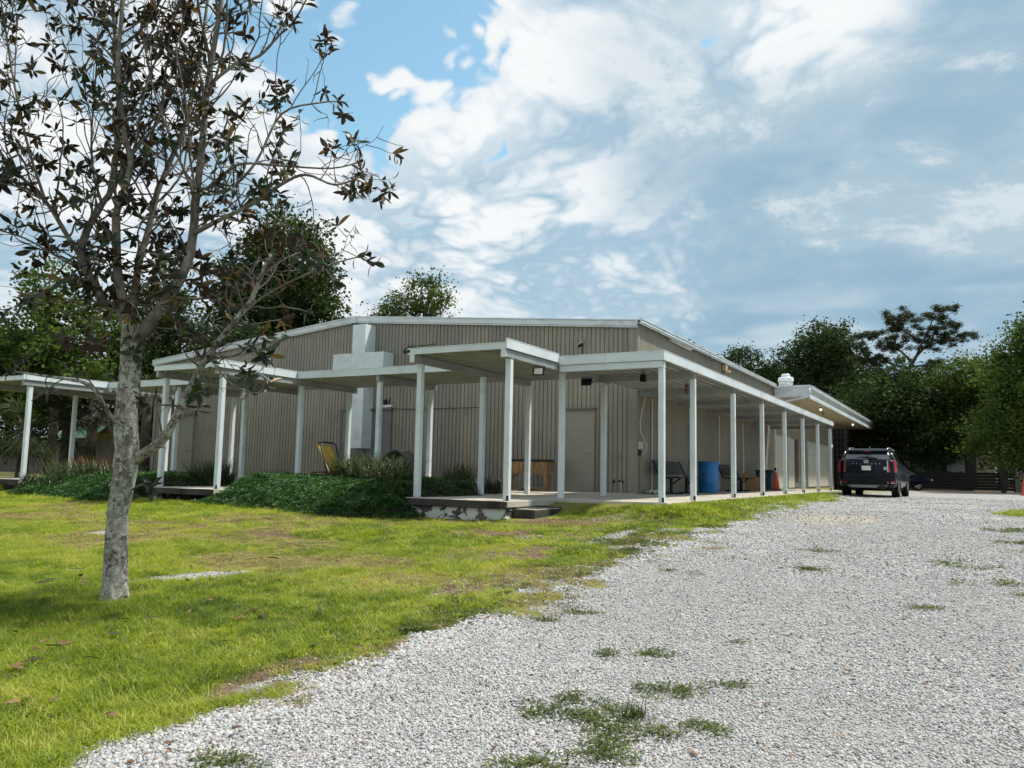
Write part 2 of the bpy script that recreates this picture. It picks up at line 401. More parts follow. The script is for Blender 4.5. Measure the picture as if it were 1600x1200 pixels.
def weed_mask(x, y):
    x = np.asarray(x, float); y = np.asarray(y, float); m = np.zeros_like(x*y)
    for cx, cy, rx, ry, ang in WEED_PATCHES:
        dx = (x-cx)*math.cos(ang)+(y-cy)*math.sin(ang); dy = -(x-cx)*math.sin(ang)+(y-cy)*math.cos(ang)
        q = (dx/rx)**2+(dy/ry)**2 + (fbm(x, y, 7.0, 17)-.5)*3.2 - .25
        m = np.maximum(m, sst(-q, -1.2, .1))
    # the low weeds along the edge of the drive
    band = sst(edge_x(y)-x, -.25, .15)*sst(x-(edge_x(y)-(.45+.11*np.clip(y-5, 0, 9))), -.2, .15)*sst(y, 3.4, 5.2)
    m = np.maximum(m, .85*band*sst(fbm(x, y, 2.6, 12)+.6*(fbm(x, y, 9, 13)-.5), .38, .62))
    return m
def dry_mask(x, y):
    """thin brown turf and bare earth"""
    x = np.asarray(x, float); y = np.asarray(y, float)
    d = sst(fbm(x, y, .55, 40, 5), .45, .66)*sst(y - .15*np.abs(x+8), 5.2, 6.8)*sst(-y, -12.4, -10.6)*.85
    for cx, cy, rx, ry, a in ((-5.95, 12.1, .95, .50, 1.2), (-7.7, 11.55, 1.1, .32, 1.2), (-4.9, 12.9, .8, .5, .7), (-5.3, 8.6, .5, 1.1, .6), (-4.5, 13.2, 1.2, .5, .6), (-12.2, 8.8, 1.4, .8, .6), (-8.6, 8.4, 1.6, .5, .7)):
        q = ((x-cx)/rx)**2+((y-cy)/ry)**2 + (fbm(x, y, 1.6, 41)-.5)*1.6
        d = np.maximum(d, sst(-q, -1.2, -.3)*a)
    d = np.maximum(d, sst(x-edge_x(y), -.30, .05)*.7)
    d = np.maximum(d, .85*sst(y, 13, 15)*sst(fbm(x, y, 1.1, 47), .40, .60))
    return np.clip(d, 0, 1)
def dirt_mask(x, y):
    """bare earth and leaf litter below the slab corner and along the edge of the drive"""
    x = np.asarray(x, float); y = np.asarray(y, float); d = np.zeros_like(x*y)
    for cx, cy, rx, ry in ((-5.8, 11.9, .85, 1.25), (-7.9, 11.7, 1.1, .5), (-6.2, 10.4, .95, .5), (-5.3, 11.2, .5, .6), (-4.75, 8.9, .35, .8), (-4.3, 6.7, .25, .6), (-3.85, 3.9, .22, .5), (-11.6, 9.2, .9, .35), (-8.9, 8.9, .8, .25)):
        q = ((x-cx)/rx)**2+((y-cy)/ry)**2 + (fbm(x, y, 2.6, 57)-.5)*3.0
        d = np.maximum(d, sst(-q, -1.15, -.15))
    return d
def track_mask(x, y):
    x = np.asarray(x, float); y = np.asarray(y, float); w = (fbm(x, y, .5, 77)-.5)*.7
    t = np.maximum(np.exp(-((x+1.0+w)/.42)**2), np.exp(-((x-.55+w)/.45)**2))
    return np.clip(t*(.45+1.1*(fbm(x, y, 1.1, 78)-.3)), 0, 1)
def sand_mask(x, y):
    q = ((x+2.3)/1.2)**2+((y-15.8)/2.2)**2 + (fbm(x, y, 1.2, 51)-.5)*1.4
    return sst(-q, -1.1, -.2)

def mat_ground():
    m, k, out = new_mat('lawn earth and gravel')
    pos = k.n('ShaderNodeNewGeometry').outputs['Position']
    at = lambda n: k.n('ShaderNodeAttribute', attribute_name=n).outputs['Fac']
    gm, dm, wm, sm, tm, em = at('gravel'), at('dry'), at('weed'), at('sand'), at('track'), at('dirt')
    n1 = k.noise(pos, 1.4, 6, .65); n2 = k.noise(pos, 22, 5, .7); n3 = k.noise(pos, 90, 3, .6)
    tex = k.m('ADD', k.m('MULTIPLY', n2, .6), k.m('MULTIPLY', n3, .4))
    grass = k.mix(k.sstep(tex, .35, .62), (.040, .052, .010), (.21, .25, .04))
    grass = k.mix(k.m('MULTIPLY', k.sstep(n1, .4, .65), .5), grass, (.21, .19, .05))
    dry = k.mix(k.sstep(tex, .36, .62), (.10, .075, .035), (.29, .235, .125))
    lawn = k.mix(dm, grass, dry)
    lawn = k.mix(em, lawn, k.mix(k.sstep(tex, .36, .62), (.045, .030, .020), (.21, .145, .095)))
    lawn = k.mix(k.m('MULTIPLY', wm, .55), lawn, k.mix(k.sstep(tex, .4, .6), (.02, .03, .008), (.07, .09, .02)))
    # pebbles: three sizes of cell
    v1 = k.n('ShaderNodeTexVoronoi', feature='F1', i={'Vector': pos, 'Scale': 72.0, 'Randomness': 1.0})
    v2 = k.n('ShaderNodeTexVoronoi', feature='F1', i={'Vector': k.vm('ADD', pos, (5.3, 1.7, .4)), 'Scale': 115.0})
    r1 = k.n('ShaderNodeSeparateColor', i={0: v1.outputs['Color']}).outputs[0]
    r2 = k.n('ShaderNodeSeparateColor', i={0: v2.outputs['Color']}).outputs[1]
    peb = k.ramp(k.m('ADD', k.m('MULTIPLY', r1, .6), k.m('MULTIPLY', r2, .4)), [(0, (.22, .215, .21)), (.25, (.34, .335, .325)), (.6, (.41, .405, .395)), (1, (.48, .475, .46))])
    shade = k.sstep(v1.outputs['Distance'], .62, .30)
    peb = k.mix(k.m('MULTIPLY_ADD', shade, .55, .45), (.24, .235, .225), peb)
    fines = k.mix(n2, (.31, .305, .29), (.43, .42, .40))
    peb = k.mix(k.m('MULTIPLY', k.sstep(n1, .40, .60), .65), peb, fines)
    peb = k.mix(k.m('MULTIPLY', tm, .6), peb, fines)
    peb = k.mix(k.m('MULTIPLY', sm, .75), peb, k.mix(tex, (.40, .34, .26), (.56, .49, .39)))
    peb = k.mix(k.m('MULTIPLY', wm, .45), peb, (.12, .11, .06))
    far = k.sstep(k.n('ShaderNodeSeparateXYZ', i={0: pos}).outputs[1], 50, 54)
    lawn = k.mix(far, lawn, k.mix(tex, (.05, .04, .028), (.13, .10, .065)))
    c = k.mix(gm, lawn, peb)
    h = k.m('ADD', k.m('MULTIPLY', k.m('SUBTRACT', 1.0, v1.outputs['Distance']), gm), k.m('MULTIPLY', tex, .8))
    bp = k.n('ShaderNodeBump', i={'Strength': .8, 'Distance': .02, 'Height': h})
    b = k.n('ShaderNodeBsdfPrincipled', i={'Base Color': c, 'Roughness': .92, 'Specular IOR Level': .15, 'Normal': bp.outputs[0]})
    k.l.new(b.outputs[0], out.inputs[0]); return m
M['ground'] = mat_ground()
def set_attr(me, name, val):
    a = me.attributes.new(name, 'FLOAT', 'POINT'); a.data.foreach_set('value', np.asarray(val, np.float32).ravel())
def build_ground():
    xs = np.concatenate([np.linspace(-260, -60, 11), np.linspace(-56, -25, 32), np.arange(-24, -15, .3), np.arange(-15, -9, .14), np.arange(-9, 3, .09), np.arange(3, 9, .3), np.linspace(9.5, 60, 60), np.linspace(70, 260, 10)])
    ys = np.concatenate([np.linspace(-60, -6, 8), np.arange(-5, 1, .5), np.arange(1, 9, .09), np.arange(9, 16, .13), np.arange(16, 26, .25), np.arange(26, 60, .6), np.linspace(61, 100, 20), np.linspace(110, 400, 10)])
    X, Y = np.meshgrid(xs, ys); Z = ground(X, Y)
    n, m = X.shape; V = np.stack([X, Y, Z], -1).reshape(-1, 3)
    idx = np.arange(n*m).reshape(n, m)
    Fc = np.stack([idx[:-1, :-1], idx[:-1, 1:], idx[1:, 1:], idx[1:, :-1]], -1).reshape(-1, 4)
    me = np_mesh('ground', V, Fc, M['ground'], True)
    for nm, fn in (('gravel', gravel_mask), ('dry', dry_mask), ('weed', weed_mask), ('sand', sand_mask), ('track', track_mask), ('dirt', dirt_mask)): set_attr(me, nm, fn(X, Y))
    tag(mesh_obj('ground', me), kind='structure')
build_ground()

# ---------------------------------------------------------------- concrete floors
def slab(x0, x1, y0, y1, z1=0.0, th=.115):
    # slightly uneven top so that it does not read as a perfect box
    o = MB().box(x0, x1, y0, y1, z1-th, z1).build('concrete_slab', [M['slab']], bevel=.012)
    return tag(o, kind='structure')
slab(-7.34, -4.72, 14.10, 19.30); slab(-7.34, -4.72, 19.315, 25.5); slab(-7.34, -4.72, 25.515, 31.6); slab(-7.34, -4.72, 31.615, 36.4)
slab(-9.05, -6.92, 12.15, 14.085, -.004); slab(-10.75, -7.355, 14.10, 17.2, -.002); slab(-10.75, -7.355, 17.22, 19.52, .022, .14)
slab(-14.1, -10.77, 14.45, 16.9, -.004); slab(-16.25, -14.12, 12.15, 16.9, -.003); slab(-21.3, -16.27, 14.45, 16.9, -.005); slab(-23.5, -21.32, 12.15, 16.9, .05)
def skirt(x0, x1, y0, y1, z0, z1, m='skirt'): return tag(MB().box(x0, x1, y0, y1, z0, z1).build('foundation_skirt', M[m], bevel=.01), kind='structure')
def edge(x0, x1, y0, z1=-.001, h=.125): return tag(MB().box(x0, x1, y0-.012, y0+.03, z1-h, z1).build('slab_edge', M['edge'], bevel=.008), kind='structure')
edge(-9.07, -6.90, 12.15, -.012); skirt(-9.02, -6.96, 12.20, 14.0, -.6, -.14); edge(-16.27, -14.10, 12.15, -.010, .13)
skirt(-6.958, -6.6, 12.75, 14.05, -.6, -.125, 'edge')
skirt(-16.22, -16.02, 12.25, 14.4, -.6, -.14); skirt(-14.32, -14.15, 12.25, 14.4, -.6, -.14); skirt(-16.0, -14.34, 13.2, 14.4, -.6, -.14, 'edge')
edge(-23.52, -21.30, 12.15, .04, .15); skirt(-21.5, -21.32, 12.25, 14.4, -.6, -.115); skirt(-23.5, -21.52, 13.0, 14.4, -.6, -.11, 'edge')
MB().box(-6.95, -6.56, 12.55, 13.5, -.1495, -.14).build('concrete_slab', M['slab'])['kind'] = 'structure'
st = MB().box(-6.955, -6.52, 12.45, 13.55, -.40, -.15).build('concrete_step', M['edge'], bevel=.012); tag(st, kind='structure')
# ---------------------------------------------------------------- metal building
WF, WS = 19.56, -7.36           # front wall y, side wall x
XL, XR, XA = -26.0, -7.36, -16.68
def rake_top(x): return 4.43 + (x-XR)*(5.22-4.43)/(XA-XR) if x > XA else 4.31 + (x-XL)*(5.22-4.31)/(XA-XL)
bld = thing('metal_building', 'long taupe ribbed metal building with low gable roof and white trim', 'building', (-16.68, WF, 0))
PIT, NG = .1268, 7
def panel_profile(w, ng):
    """(u, depth) along one sheet: flat pans with narrow folded grooves"""
    p = w/ng; pr = []
    for i in range(ng):
        a = i*p
        pr += [(a, 0), (a+p-.027, 0), (a+p-.021, .024), (a+p-.006, .024)]
    pr.append((w, 0)); return pr
npan = 21; pw = (XR-XL)/npan
for i in range(npan):
    x0 = XL + i*pw; b = MB(); pr = panel_profile(pw-.001, NG)
    top = [Vector((x0+u, WF+d, rake_top(x0+u)-.12)) for u, d in pr]; bot = [Vector((x0+u, WF+d, -.02 if x0 > -10.8 else -.12)) for u, d in pr]
    b.sheet([bot, top]); b.build('siding_panel', M['siding'], bld)
def shared_panels(y0, y1, n, ztop, z0=.005):
    w = (y1-y0)/n; pr = panel_profile(w-.001, NG); b = MB()
    b.sheet([[Vector((-d, u, z0)) for u, d in pr], [Vector((-d, u, ztop)) for u, d in pr]])
    me = b.mesh('siding_panel', M['siding'])
    for i in range(n):
        o = mesh_obj('siding_panel', me, bld); o.location = Vector((WS, y0+i*w, 0)) - ORIGIN[bld]
shared_panels(WF, 36.07, 19, 4.36)
shared_panels(36.08, 67.0, 35, 3.90, -.2)
b = MB(); b.box(XL+.05, WS-.06, WF+.06, 67.0, -.3, 4.2); b.build('wall_core', M['dark_grey'], bld)
# corner trims
MB().prism([(WS-.20, WF-.022), (WS+.022, WF-.022), (WS+.022, WF+.16), (WS+.004, WF+.16), (WS+.004, WF-.004), (WS-.20, WF-.004)], .004, 4.30, 2).build('corner_trim', M['siding'], bld)
MB().box(XL-.02, XL+.12, WF-.022, WF-.003, -.1, 4.15).build('corner_trim', M['siding'], bld)
# roof
r_ = MB()
for a, bx in (((XA, 5.215), (XR+.10, rake_top(XR)-.015)), ((XL-.12, rake_top(XL)-.02), (XA, 5.215))):
    (xa, za), (xb, zb) = a, bx
    r_.hexa([(xa, WF-.06, za-.05), (xb, WF-.06, zb-.05), (xb, 67.3, zb-.05), (xa, 67.3, za-.05), (xa, WF-.06, za), (xb, WF-.06, zb), (xb, 67.3, zb), (xa, 67.3, za)])
roof = r_.build('roof', M['galv'], bld)
# rake trim: face board, drip lip and cap, two slopes
for (xa, za), (xb, zb) in (((XA, 5.225), (XR+.03, rake_top(XR)-.0)), ((XL-.16, rake_top(XL)-.012), (XA, 5.225))):
    b = MB()
    def strip(y0, y1, d0, d1): b.hexa([(xa, y0, za-d1), (xb, y0, zb-d1), (xb, y1, zb-d1), (xa, y1, za-d1), (xa, y0, za-d0), (xb, y0, zb-d0), (xb, y1, zb-d0), (xa, y1, za-d0)])
    strip(WF-.105, WF-.062, .03, .165); strip(WF-.125, WF-.062, -.006, .028); strip(WF-.085, WF-.03, .167, .205)
    b.build('rake_trim', M['trim'], bld, bevel=.004)
MB().box(XA-.12, XA+.12, WF-.128, WF-.1055, 5.02, 5.225).build('trim_joint', M['trim'], bld)
MB().box(XR-.12, XR+.028, WF-.112, WF-.1055, rake_top(XR)-.175, rake_top(XR)-.02).build('trim_joint', M['trim'], bld)
# side eave trim with its soffit
b = MB(); b.prism([(XR+.01, 4.36), (XR+.145, 4.31), (XR+.145, 4.43), (XR+.165, 4.44), (XR+.165, 4.465), (XR+.01, 4.46)], WF-.06, 36.0, 1)
b.build('eave_trim', M['trim'], bld)
MB().box(XR+.14, XR+.152, WF-.03, 36.0, 4.336, 4.352).build('drip_edge', M['black'], bld)
MB().hexa([(XR+.03, 22.0, 4.27), (XR+.12, 22.0, 4.302), (XR+.12, 24.0, 4.302), (XR+.03, 24.0, 4.24), (XR+.03, 22.0, 4.35), (XR+.12, 22.0, 4.309), (XR+.12, 24.0, 4.309), (XR+.03, 24.0, 4.35)]).build('bent_flashing', M['galv'], bld)
# deep overhang along the rear half
OY0, OY1, OX = 36.07, 68.2, -5.88
b = MB(); b.hexa([(XR-.3, OY0-.02, 4.36), (OX-.02, OY0-.02, 4.28), (OX-.02, OY1, 4.28), (XR-.3, OY1, 4.36), (XR-.3, OY0-.02, 4.42), (OX-.02, OY0-.02, 4.34), (OX-.02, OY1, 4.34), (XR-.3, OY1, 4.42)])
b.build('overhang_roof', M['trim'], bld)
MB().box(XR+.004, OX-.012, OY0+.02, OY1-.02, 3.86, 3.90).build('soffit', M['soffit_tan'], bld)
for i in range(4):
    xa = XR+.03+i*.362
    MB().sheet([[(xa, OY0, 3.96), (xa+.335, OY0, 3.94), (xa+.345, OY0+.012, 3.94), (xa+.36, OY0+.012, 3.94)], [(xa, OY0, 4.32), (xa+.335, OY0, 4.31), (xa+.345, OY0+.012, 4.31), (xa+.36, OY0+.012, 4.31)]]).build('end_panel', M['trim'], bld)
MB().box(XR+.02, OX+.0, OY0-.03, OY0-.002, 3.90, 3.955).build('end_panel_trim', M['trim'], bld)
MB().box(XR+.02, OX+.04, OY0-.035, OY0-.004, 4.315, 4.40).build('end_panel_trim', M['trim'], bld)
gut = MB().prism([(OX-.01, 3.82), (OX+.035, 3.82), (OX+.04, 3.93), (OX+.015, 4.02), (OX+.025, 4.09), (OX+.12, 4.22), (OX+.135, 4.34), (OX+.15, 4.37), (OX-.01, 4.37)], OY0-.02, OY1, 1).build('gutter', M['trim'], bld)
dsp = MB().tube([(OX+.02, OY0-.06, 4.24), (OX+.04, OY0-.07, 4.05), (OX+.0, OY0-.07, 3.93), (OX-.1, OY0-.07, 3.87), (OX-.5, OY0-.05, 3.80), (WS+.1, OY0-.02, 3.62), (WS+.06, OY0-.02, 3.4), (WS+.06, OY0-.02, .1)], .045, 8).build('downspout', M['trim'], bld, True)
MB().tube([(OX+.04, OY1-.1, 4.0), (OX+.04, OY1-.05, 3.75), (OX-.1, OY1-.05, 3.62), (WS+.2, OY1-.05, 3.15), (WS+.1, OY1-.2, 3.0), (WS+.1, OY1-.2, .1)], .05, 8).build('downspout', M['trim'], bld, True)
# roof ventilator
vx, vy, vz = -7.19, 38.0, 4.42
vt = MB().hexa([(vx-.20, vy-.20, vz-.06), (vx+.20, vy-.20, vz-.06), (vx+.20, vy+.20, vz-.06), (vx-.20, vy+.20, vz-.06), (vx-.26, vy-.26, vz+.20), (vx+.26, vy-.26, vz+.20), (vx+.26, vy+.26, vz+.20), (vx-.26, vy+.26, vz+.20)]).build('roof_ventilator', M['trim'], bld, bevel=.01)
edge_split(MB().lathe([(.23, .20), (.30, .22), (.31, .31), (.29, .35)], 24, (vx, vy, vz)).build('drum', M['galv'], vt, True))
edge_split(MB().lathe([(.26, .351), (.335, .37), (.335, .51), (.29, .56)], 24, (vx, vy, vz)).build('hood', M['trim'], vt, True))
edge_split(MB().lathe([(.19, .561), (.20, .66), (.16, .71), (.05, .725)], 24, (vx, vy, vz)).build('cap', M['trim'], vt, True))

def front_door(x0, x1, ztop, m, handle_x=None, frame='door', split=False, z0=.03):
    d = MB().box(x0+.05, x1-.05, WF-.045, WF-.004, z0, ztop-.05).build('door', M[m], bld, bevel=.004)
    for a, c, lo, hi in ((x0, x0+.048, z0, ztop), (x1-.048, x1, z0, ztop), (x0+.0485, x1-.0485, ztop-.048, ztop)):
        MB().box(a, c, WF-.065, WF-.003, lo, hi).build('frame', M[frame], d, bevel=.003)
    MB().box(x0-.04, x1+.04, WF-.13, WF-.003, ztop+.003, ztop+.035).build('drip_cap', M['dark_grey'], d)
    if split: MB().box((x0+x1)/2-.012, (x0+x1)/2+.012, WF-.052, WF-.0455, z0, ztop-.05).build('meeting_rail', M['black'], d)
    if handle_x is not None:
        h = MB(); h.lathe([(.03, 0), (.03, .012)], 12, (0, 0, 0)); h.v = [(handle_x+q[0], WF-.046-q[2], 1.02+q[1]) for q in h.v]
        h.tube([(handle_x, WF-.05, 1.02), (handle_x, WF-.10, 1.02), (handle_x-.12, WF-.105, 1.02)], .012, 8); h.build('handle', M['steel'], d, True)
    return d
front_door(-9.52, -8.50, 2.16, 'door', -8.68)
front_door(-25.02, -23.80, 2.24, 'door', -24.0)
front_door(-17.08, -15.12, 2.28, 'dark_grey', None, 'dark_grey', True)
# thin conduits and a patched seam on the gable wall
MB().tube([(-14.62, WF-.02, 4.18), (-14.0, WF-.02, 4.16), (-13.62, WF-.02, 4.19)], .009, 6).build('conduit', M['black'], bld)
MB().tube([(-15.08, WF-.02, 2.30), (-14.3, WF-.02, 2.265), (-12.0, WF-.02, 2.28)], .009, 6).build('conduit', M['black'], bld)
MB().tube([(-13.60, WF-.02, 4.7), (-13.60, WF-.02, 3.6)], .010, 6).build('conduit', M['siding'], bld)
# side wall: doors and pale boards beyond the last posts
def side_door(y0, y1, ztop, m, handle_y=None):
    d = MB().box(WS+.004, WS+.05, y0+.05, y1-.05, .02, ztop-.05).build('door', M[m], bld, bevel=.004)
    for a, c, lo, hi in ((y0, y0+.048, .02, ztop), (y1-.048, y1, .02, ztop), (y0+.0485, y1-.0485, ztop-.048, ztop)):
        MB().box(WS+.003, WS+.075, a, c, lo, hi).build('frame', M['pale'], d, bevel=.003)
    if handle_y: MB().tube([(WS+.05, handle_y, 1.02), (WS+.11, handle_y, 1.02), (WS+.115, handle_y+.12, 1.02)], .016, 8).build('handle', M['steel'], d, True)
    for zz in (.35, 1.05, 1.75): MB().box(WS+.0505, WS+.066, y1-.14, y1-.07, zz, zz+.11).build('hinge', M['black'], d)
    return d
M['pale'] = mk('pale grey board', (.50, .47, .43), .55, .08, 1.0)
side_door(35.9, 37.9, 2.3, 'pale'); side_door(44.0, 47.3, 2.35, 'pale', 44.25); side_door(47.4, 50.9, 2.35, 'pale')
MB().box(WS+.004, WS+.05, 38.9, 39.3, .02, 2.35).build('wall_board', M['pale'], bld); MB().box(WS+.004, WS+.04, 39.35, 40.4, .02, 2.3).build('wall_board', M['pale'], bld)
MB().box(WS+.004, WS+.02, 40.4, 43.9, .02, 2.35).build('wall_board', M['dark_grey'], bld)
for ya, m in ((40.8, 'maroon'), (41.5, 'door'), (42.2, 'wood'), (42.9, 'door')): MB().box(WS+.0205, WS+.05, ya, ya+.55, .3, 2.3).build('wall_board', M[m], bld, bevel=.004)
MB().box(WS+.004, WS+.06, 51.0, 52.0, .02, 2.4).build('wall_board', M['black'], bld)
for zz in (1.45, 1.25): MB().box(WS+.051, WS+.066, 51.2, 51.5, zz, zz+.14).build('notice', M['lens'], bld)
MB().box(WS+.051, WS+.08, 45.0, 45.4, 1.72, 1.95).build('notice', M['lens'], bld)

# ---------------------------------------------------------------- white cross on the gable
cr = thing('cross', 'large white boxed cross hanging on the gable above the grey double doors', 'cross', (-16.1, 19.3, 1.1))
CF, CB = 19.06, WF-.01
b = MB(); xs_ = (-16.36, -15.86); b.box(xs_[0], xs_[1], CF, CB, 1.10, 4.86); upr = b.build('upright', M['white'], cr, bevel=.006)
for a, c in ((-17.10, xs_[0]-.002), (xs_[1]+.002, -15.14)):
    MB().box(a, c, CF-.003, CB, 3.42, 3.98).build('arm', M['white'], cr, bevel=.006)

# ---------------------------------------------------------------- canopies
PW = .105
def canopy(name, label, origin, posts, beams, fascias, deck, axis, group='white walkway canopies', pan_w=.21, rear_posts=()):
    t = thing(name, label, 'canopy', origin, group)
    for (x, y, z0, z1) in posts:
        o = MB().box(x-PW/2, x+PW/2, y-PW/2, y+PW/2, z0, z1).build('post', M['white'], t, bevel=.008)
        # weep hole cut-out and foot bracket
        if x > -5 or (x > -7.1 and y < 12.5) or abs(x+14.2) < .02 and y < 12.5: MB().box(x+PW/2-.035, x+PW/2+.006, y-PW/2-.006, y-PW/2+.01, z0+.0, z0+.085).build('foot_bracket', M['black'], o)
    for (x0, y0, x1, y1, z0, z1) in beams:
        b = MB()
        if abs(x1-x0) > abs(y1-y0): b.box(x0, x1, y0-.045, y0+.045, z0, z1)
        else: b.box(x0-.045, x0+.045, y0, y1, z0, z1)
        b.build('beam', M['white' if abs(y0-14.215) < .01 else 'alu'], t, bevel=.006)  # front beam stays white, inner ones take the colour darkened for shade
    for (x0, y0, x1, y1, z0, z1) in fascias:
        b = MB(); b.box(min(x0, x1), max(x0, x1), min(y0, y1), max(y0, y1), z0, z1)
        # folded lip on the top edge
        b.box(min(x0, x1)-.006, max(x0, x1)+.006, min(y0, y1)-.006, max(y0, y1)+.006, z1+.0005, z1+.014)
        b.build('fascia', M['white'], t, bevel=.004)
    x0, x1, y0, y1, zd = deck
    lo, hi = (y0, y1) if axis == 0 else (x0, x1)
    n = max(1, round((hi-lo)/pan_w)); w = (hi-lo)/n
    for i in range(n):
        a = lo+i*w; pr = [(a+.001, zd+.085), (a+.045, zd+.085), (a+.055, zd), (a+w-.055, zd), (a+w-.045, zd+.085), (a+w-.001, zd+.085)]
        b = MB()
        if axis == 0: b.sheet([[(x0, q, z) for q, z in pr], [(x1, q, z) for q, z in pr]])
        else: b.sheet([[(q, y0, z) for q, z in pr], [(q, y1, z) for q, z in pr]])
        b.build('roof_pan', M['pan'], t)
    return t
H = 2.445; FT, FB = 2.74, 2.575
ys_ = [16.2, 19.4, 22.45, 25.5, 28.55, 31.6, 34.6]
side = canopy('walkway_canopy', 'longest white flat canopy running along the drive side of the metal building', (-6.1, 25, 0),
    [(-4.89, 14.27, 0, H)] + [(-4.89, y, 0, H) for y in ys_] + [(-7.08, 16.75, 0, H)],
    [(-6.93, 14.215, -4.85, 14.215, H+.002, 2.572)] + [(-7.2, y, -4.85, y, H+.002, 2.572) for y in ys_],
    [(-6.925, 14.135, -4.80, 14.165, FB, FT), (-4.83, 14.167, -4.80, 35.05, FB, FT)], (-7.33, -4.835, 14.17, 35.03, 2.60), 1)
for y in (20.6, 23.9, 27.2, 30.5, 33.8): MB().box(-7.345, -7.31, y-.02, y+.02, 0, 2.5).build('wall_strip', M['white'], side)
MB().box(-4.945, -4.835, 14.21, 14.32, H, 2.573).build('post_cap', M['white'], side, bevel=.004)
for y in ys_: MB().box(-4.942, -4.838, y-.05, y+.05, 2.5745, 2.60).build('post_cap', M['white'], side)
PB, PT = 2.475, 2.612
mid = canopy('walkway_canopy', 'white portico canopy over the front slab with flaking edge, beside the tan front door', (-8, 14.4, 0),
    [(-8.95, 12.40, 0, PB-.002), (-7.02, 12.36, 0, PB-.002), (-8.92, 14.60, 0, PB-.002), (-7.02, 14.50, 0, PB-.002), (-8.87, 16.55, 0, PB-.002)],
    [(-8.95, 12.12, -8.95, 16.8, PB, PT), (-7.0, 12.12, -7.0, 16.8, PB, PT)],
    [(-6.95, 12.08, -6.92, 14.13, 2.62, 2.785), (-9.06, 12.105, -6.955, 12.13, 2.615, 2.72), (-9.06, 12.132, -9.035, 16.85, 2.615, 2.70)], (-9.03, -6.96, 12.135, 16.82, 2.622), 0)
for x in (-8.95, -7.0): MB().box(x-.05, x+.05, 12.100, 12.119, PB-.004, PT+.002).build('beam_end_cap', M['white'], mid)
MB().tube([(-9.10, 12.10, 2.64), (-9.16, 12.11, 2.70), (-9.05, 12.12, 2.765), (-8.86, 12.115, 2.735)], .012, 6).build('bent_flashing', M['black'], mid)
MB().bar((-9.15, 12.11, 2.665), (-9.0, 12.11, 2.68), .03, .05).build('bent_flashing', M['black'], mid)
wk1 = canopy('walkway_canopy', 'white canopy between two porticos, in front of the cross', (-11.5, 15.6, 0),
    [(-11.68, 14.62, 0, PB+.12), (-11.66, 16.6, 0, PB-.002), (-14.22, 16.55, 0, PB-.002)],
    [(-11.67, 14.5, -11.67, 16.8, PB+.0, PT), (-14.20, 14.5, -14.20, 16.8, PB, PT)],
    [(-14.08, 14.47, -9.062, 14.50, 2.615, 2.775)], (-14.128, -9.07, 14.51, 16.82, 2.622), 0)
lef = canopy('walkway_canopy', 'white portico canopy left of the cross, behind the leaning magnolia limb', (-15.2, 14.4, 0),
    [(-16.08, 12.36, 0, PB-.002), (-14.20, 12.34, 0, PB-.002), (-16.12, 14.75, 0, PB-.002), (-14.20, 14.75, 0, PB-.002)],
    [(-16.1, 12.12, -16.1, 16.8, PB, PT), (-14.17, 12.12, -14.17, 14.49, PB, PT)],
    [(-14.12, 12.08, -14.09, 14.465, 2.62, 2.785), (-16.2, 12.105, -14.125, 12.13, 2.615, 2.72), (-16.2, 12.132, -16.175, 16.85, 2.615, 2.70)], (-16.17, -14.13, 12.135, 16.82, 2.622), 0)
wk2 = canopy('walkway_canopy', 'white canopy section hidden partly behind the magnolia trunk', (-18.5, 15.6, 0),
    [(-18.52, 14.62, 0, PB+.12), (-18.6, 16.6, 0, PB-.002)], [(-18.55, 14.5, -18.55, 16.8, PB, PT)],
    [(-21.30, 14.47, -16.205, 14.50, 2.615, 2.775)], (-21.3, -16.21, 14.51, 16.82, 2.622), 0)
far_ = canopy('walkway_canopy', 'white portico canopy at the left edge, over the palms', (-22.4, 14.4, 0),
    [(-23.3, 12.36, .05, PB-.002), (-21.42, 12.34, .05, PB-.002), (-21.42, 16.6, .05, PB-.002), (-23.0, 14.6, .05, PB-.002)],
    [(-23.32, 12.12, -23.32, 16.8, PB, PT), (-21.39, 12.12, -21.39, 16.8, PB, PT)],
    [(-21.34, 12.08, -21.31, 14.465, 2.62, 2.785), (-25.5, 12.105, -21.345, 12.13, 2.615, 2.72)], (-25.5, -21.35, 12.135, 16.82, 2.622), 0)

# ---------------------------------------------------------------- lamps and boxes on the canopies and walls
M['lens'] = mk('pale lamp lens', (.75, .76, .74), .25, .05, 3)
def flood(loc, yaw, pitch, label, m='black'):
    t = thing('flood_light', label, 'flood light', loc, 'flood lights under the canopies')
    t.rotation_euler = (pitch, 0, yaw); o = ORIGIN[t]
    B = lambda x0, x1, y0, y1, z0, z1: MB().box(o.x+x0, o.x+x1, o.y+y0, o.y+y1, o.z+z0, o.z+z1)
    B(-.105, .105, -.01, .03, -.075, .075).build('housing', M[m], t, bevel=.006)
    B(-.082, .082, -.0165, -.0105, -.055, .055).build('lens', M['lens'] if m == 'black' else M['black'], t)
    for i in range(5): B(-.09+i*.042, -.08+i*.042, .0305, .05, -.06, .06).build('fin', M[m], t)
    MB().tube([o+Vector((-.113, .01, 0)), o+Vector((-.113, .02, .10)), o+Vector((.113, .02, .10)), o+Vector((.113, .01, 0))], .008, 6).build('bracket', M[m], t)
    return t
flood((-6.97, 13.37, 2.365), R(8), R(-8), 'black flood light with pale lens under the portico fascia')
flood((-6.72, 15.0, 2.325), R(185), R(20), 'black flood light with its back to view, hanging by the front door')
t = thing('speaker_box', 'small black box speaker hanging under the canopy near the corner post', 'speaker', (-5.72, 15.5, 2.43))
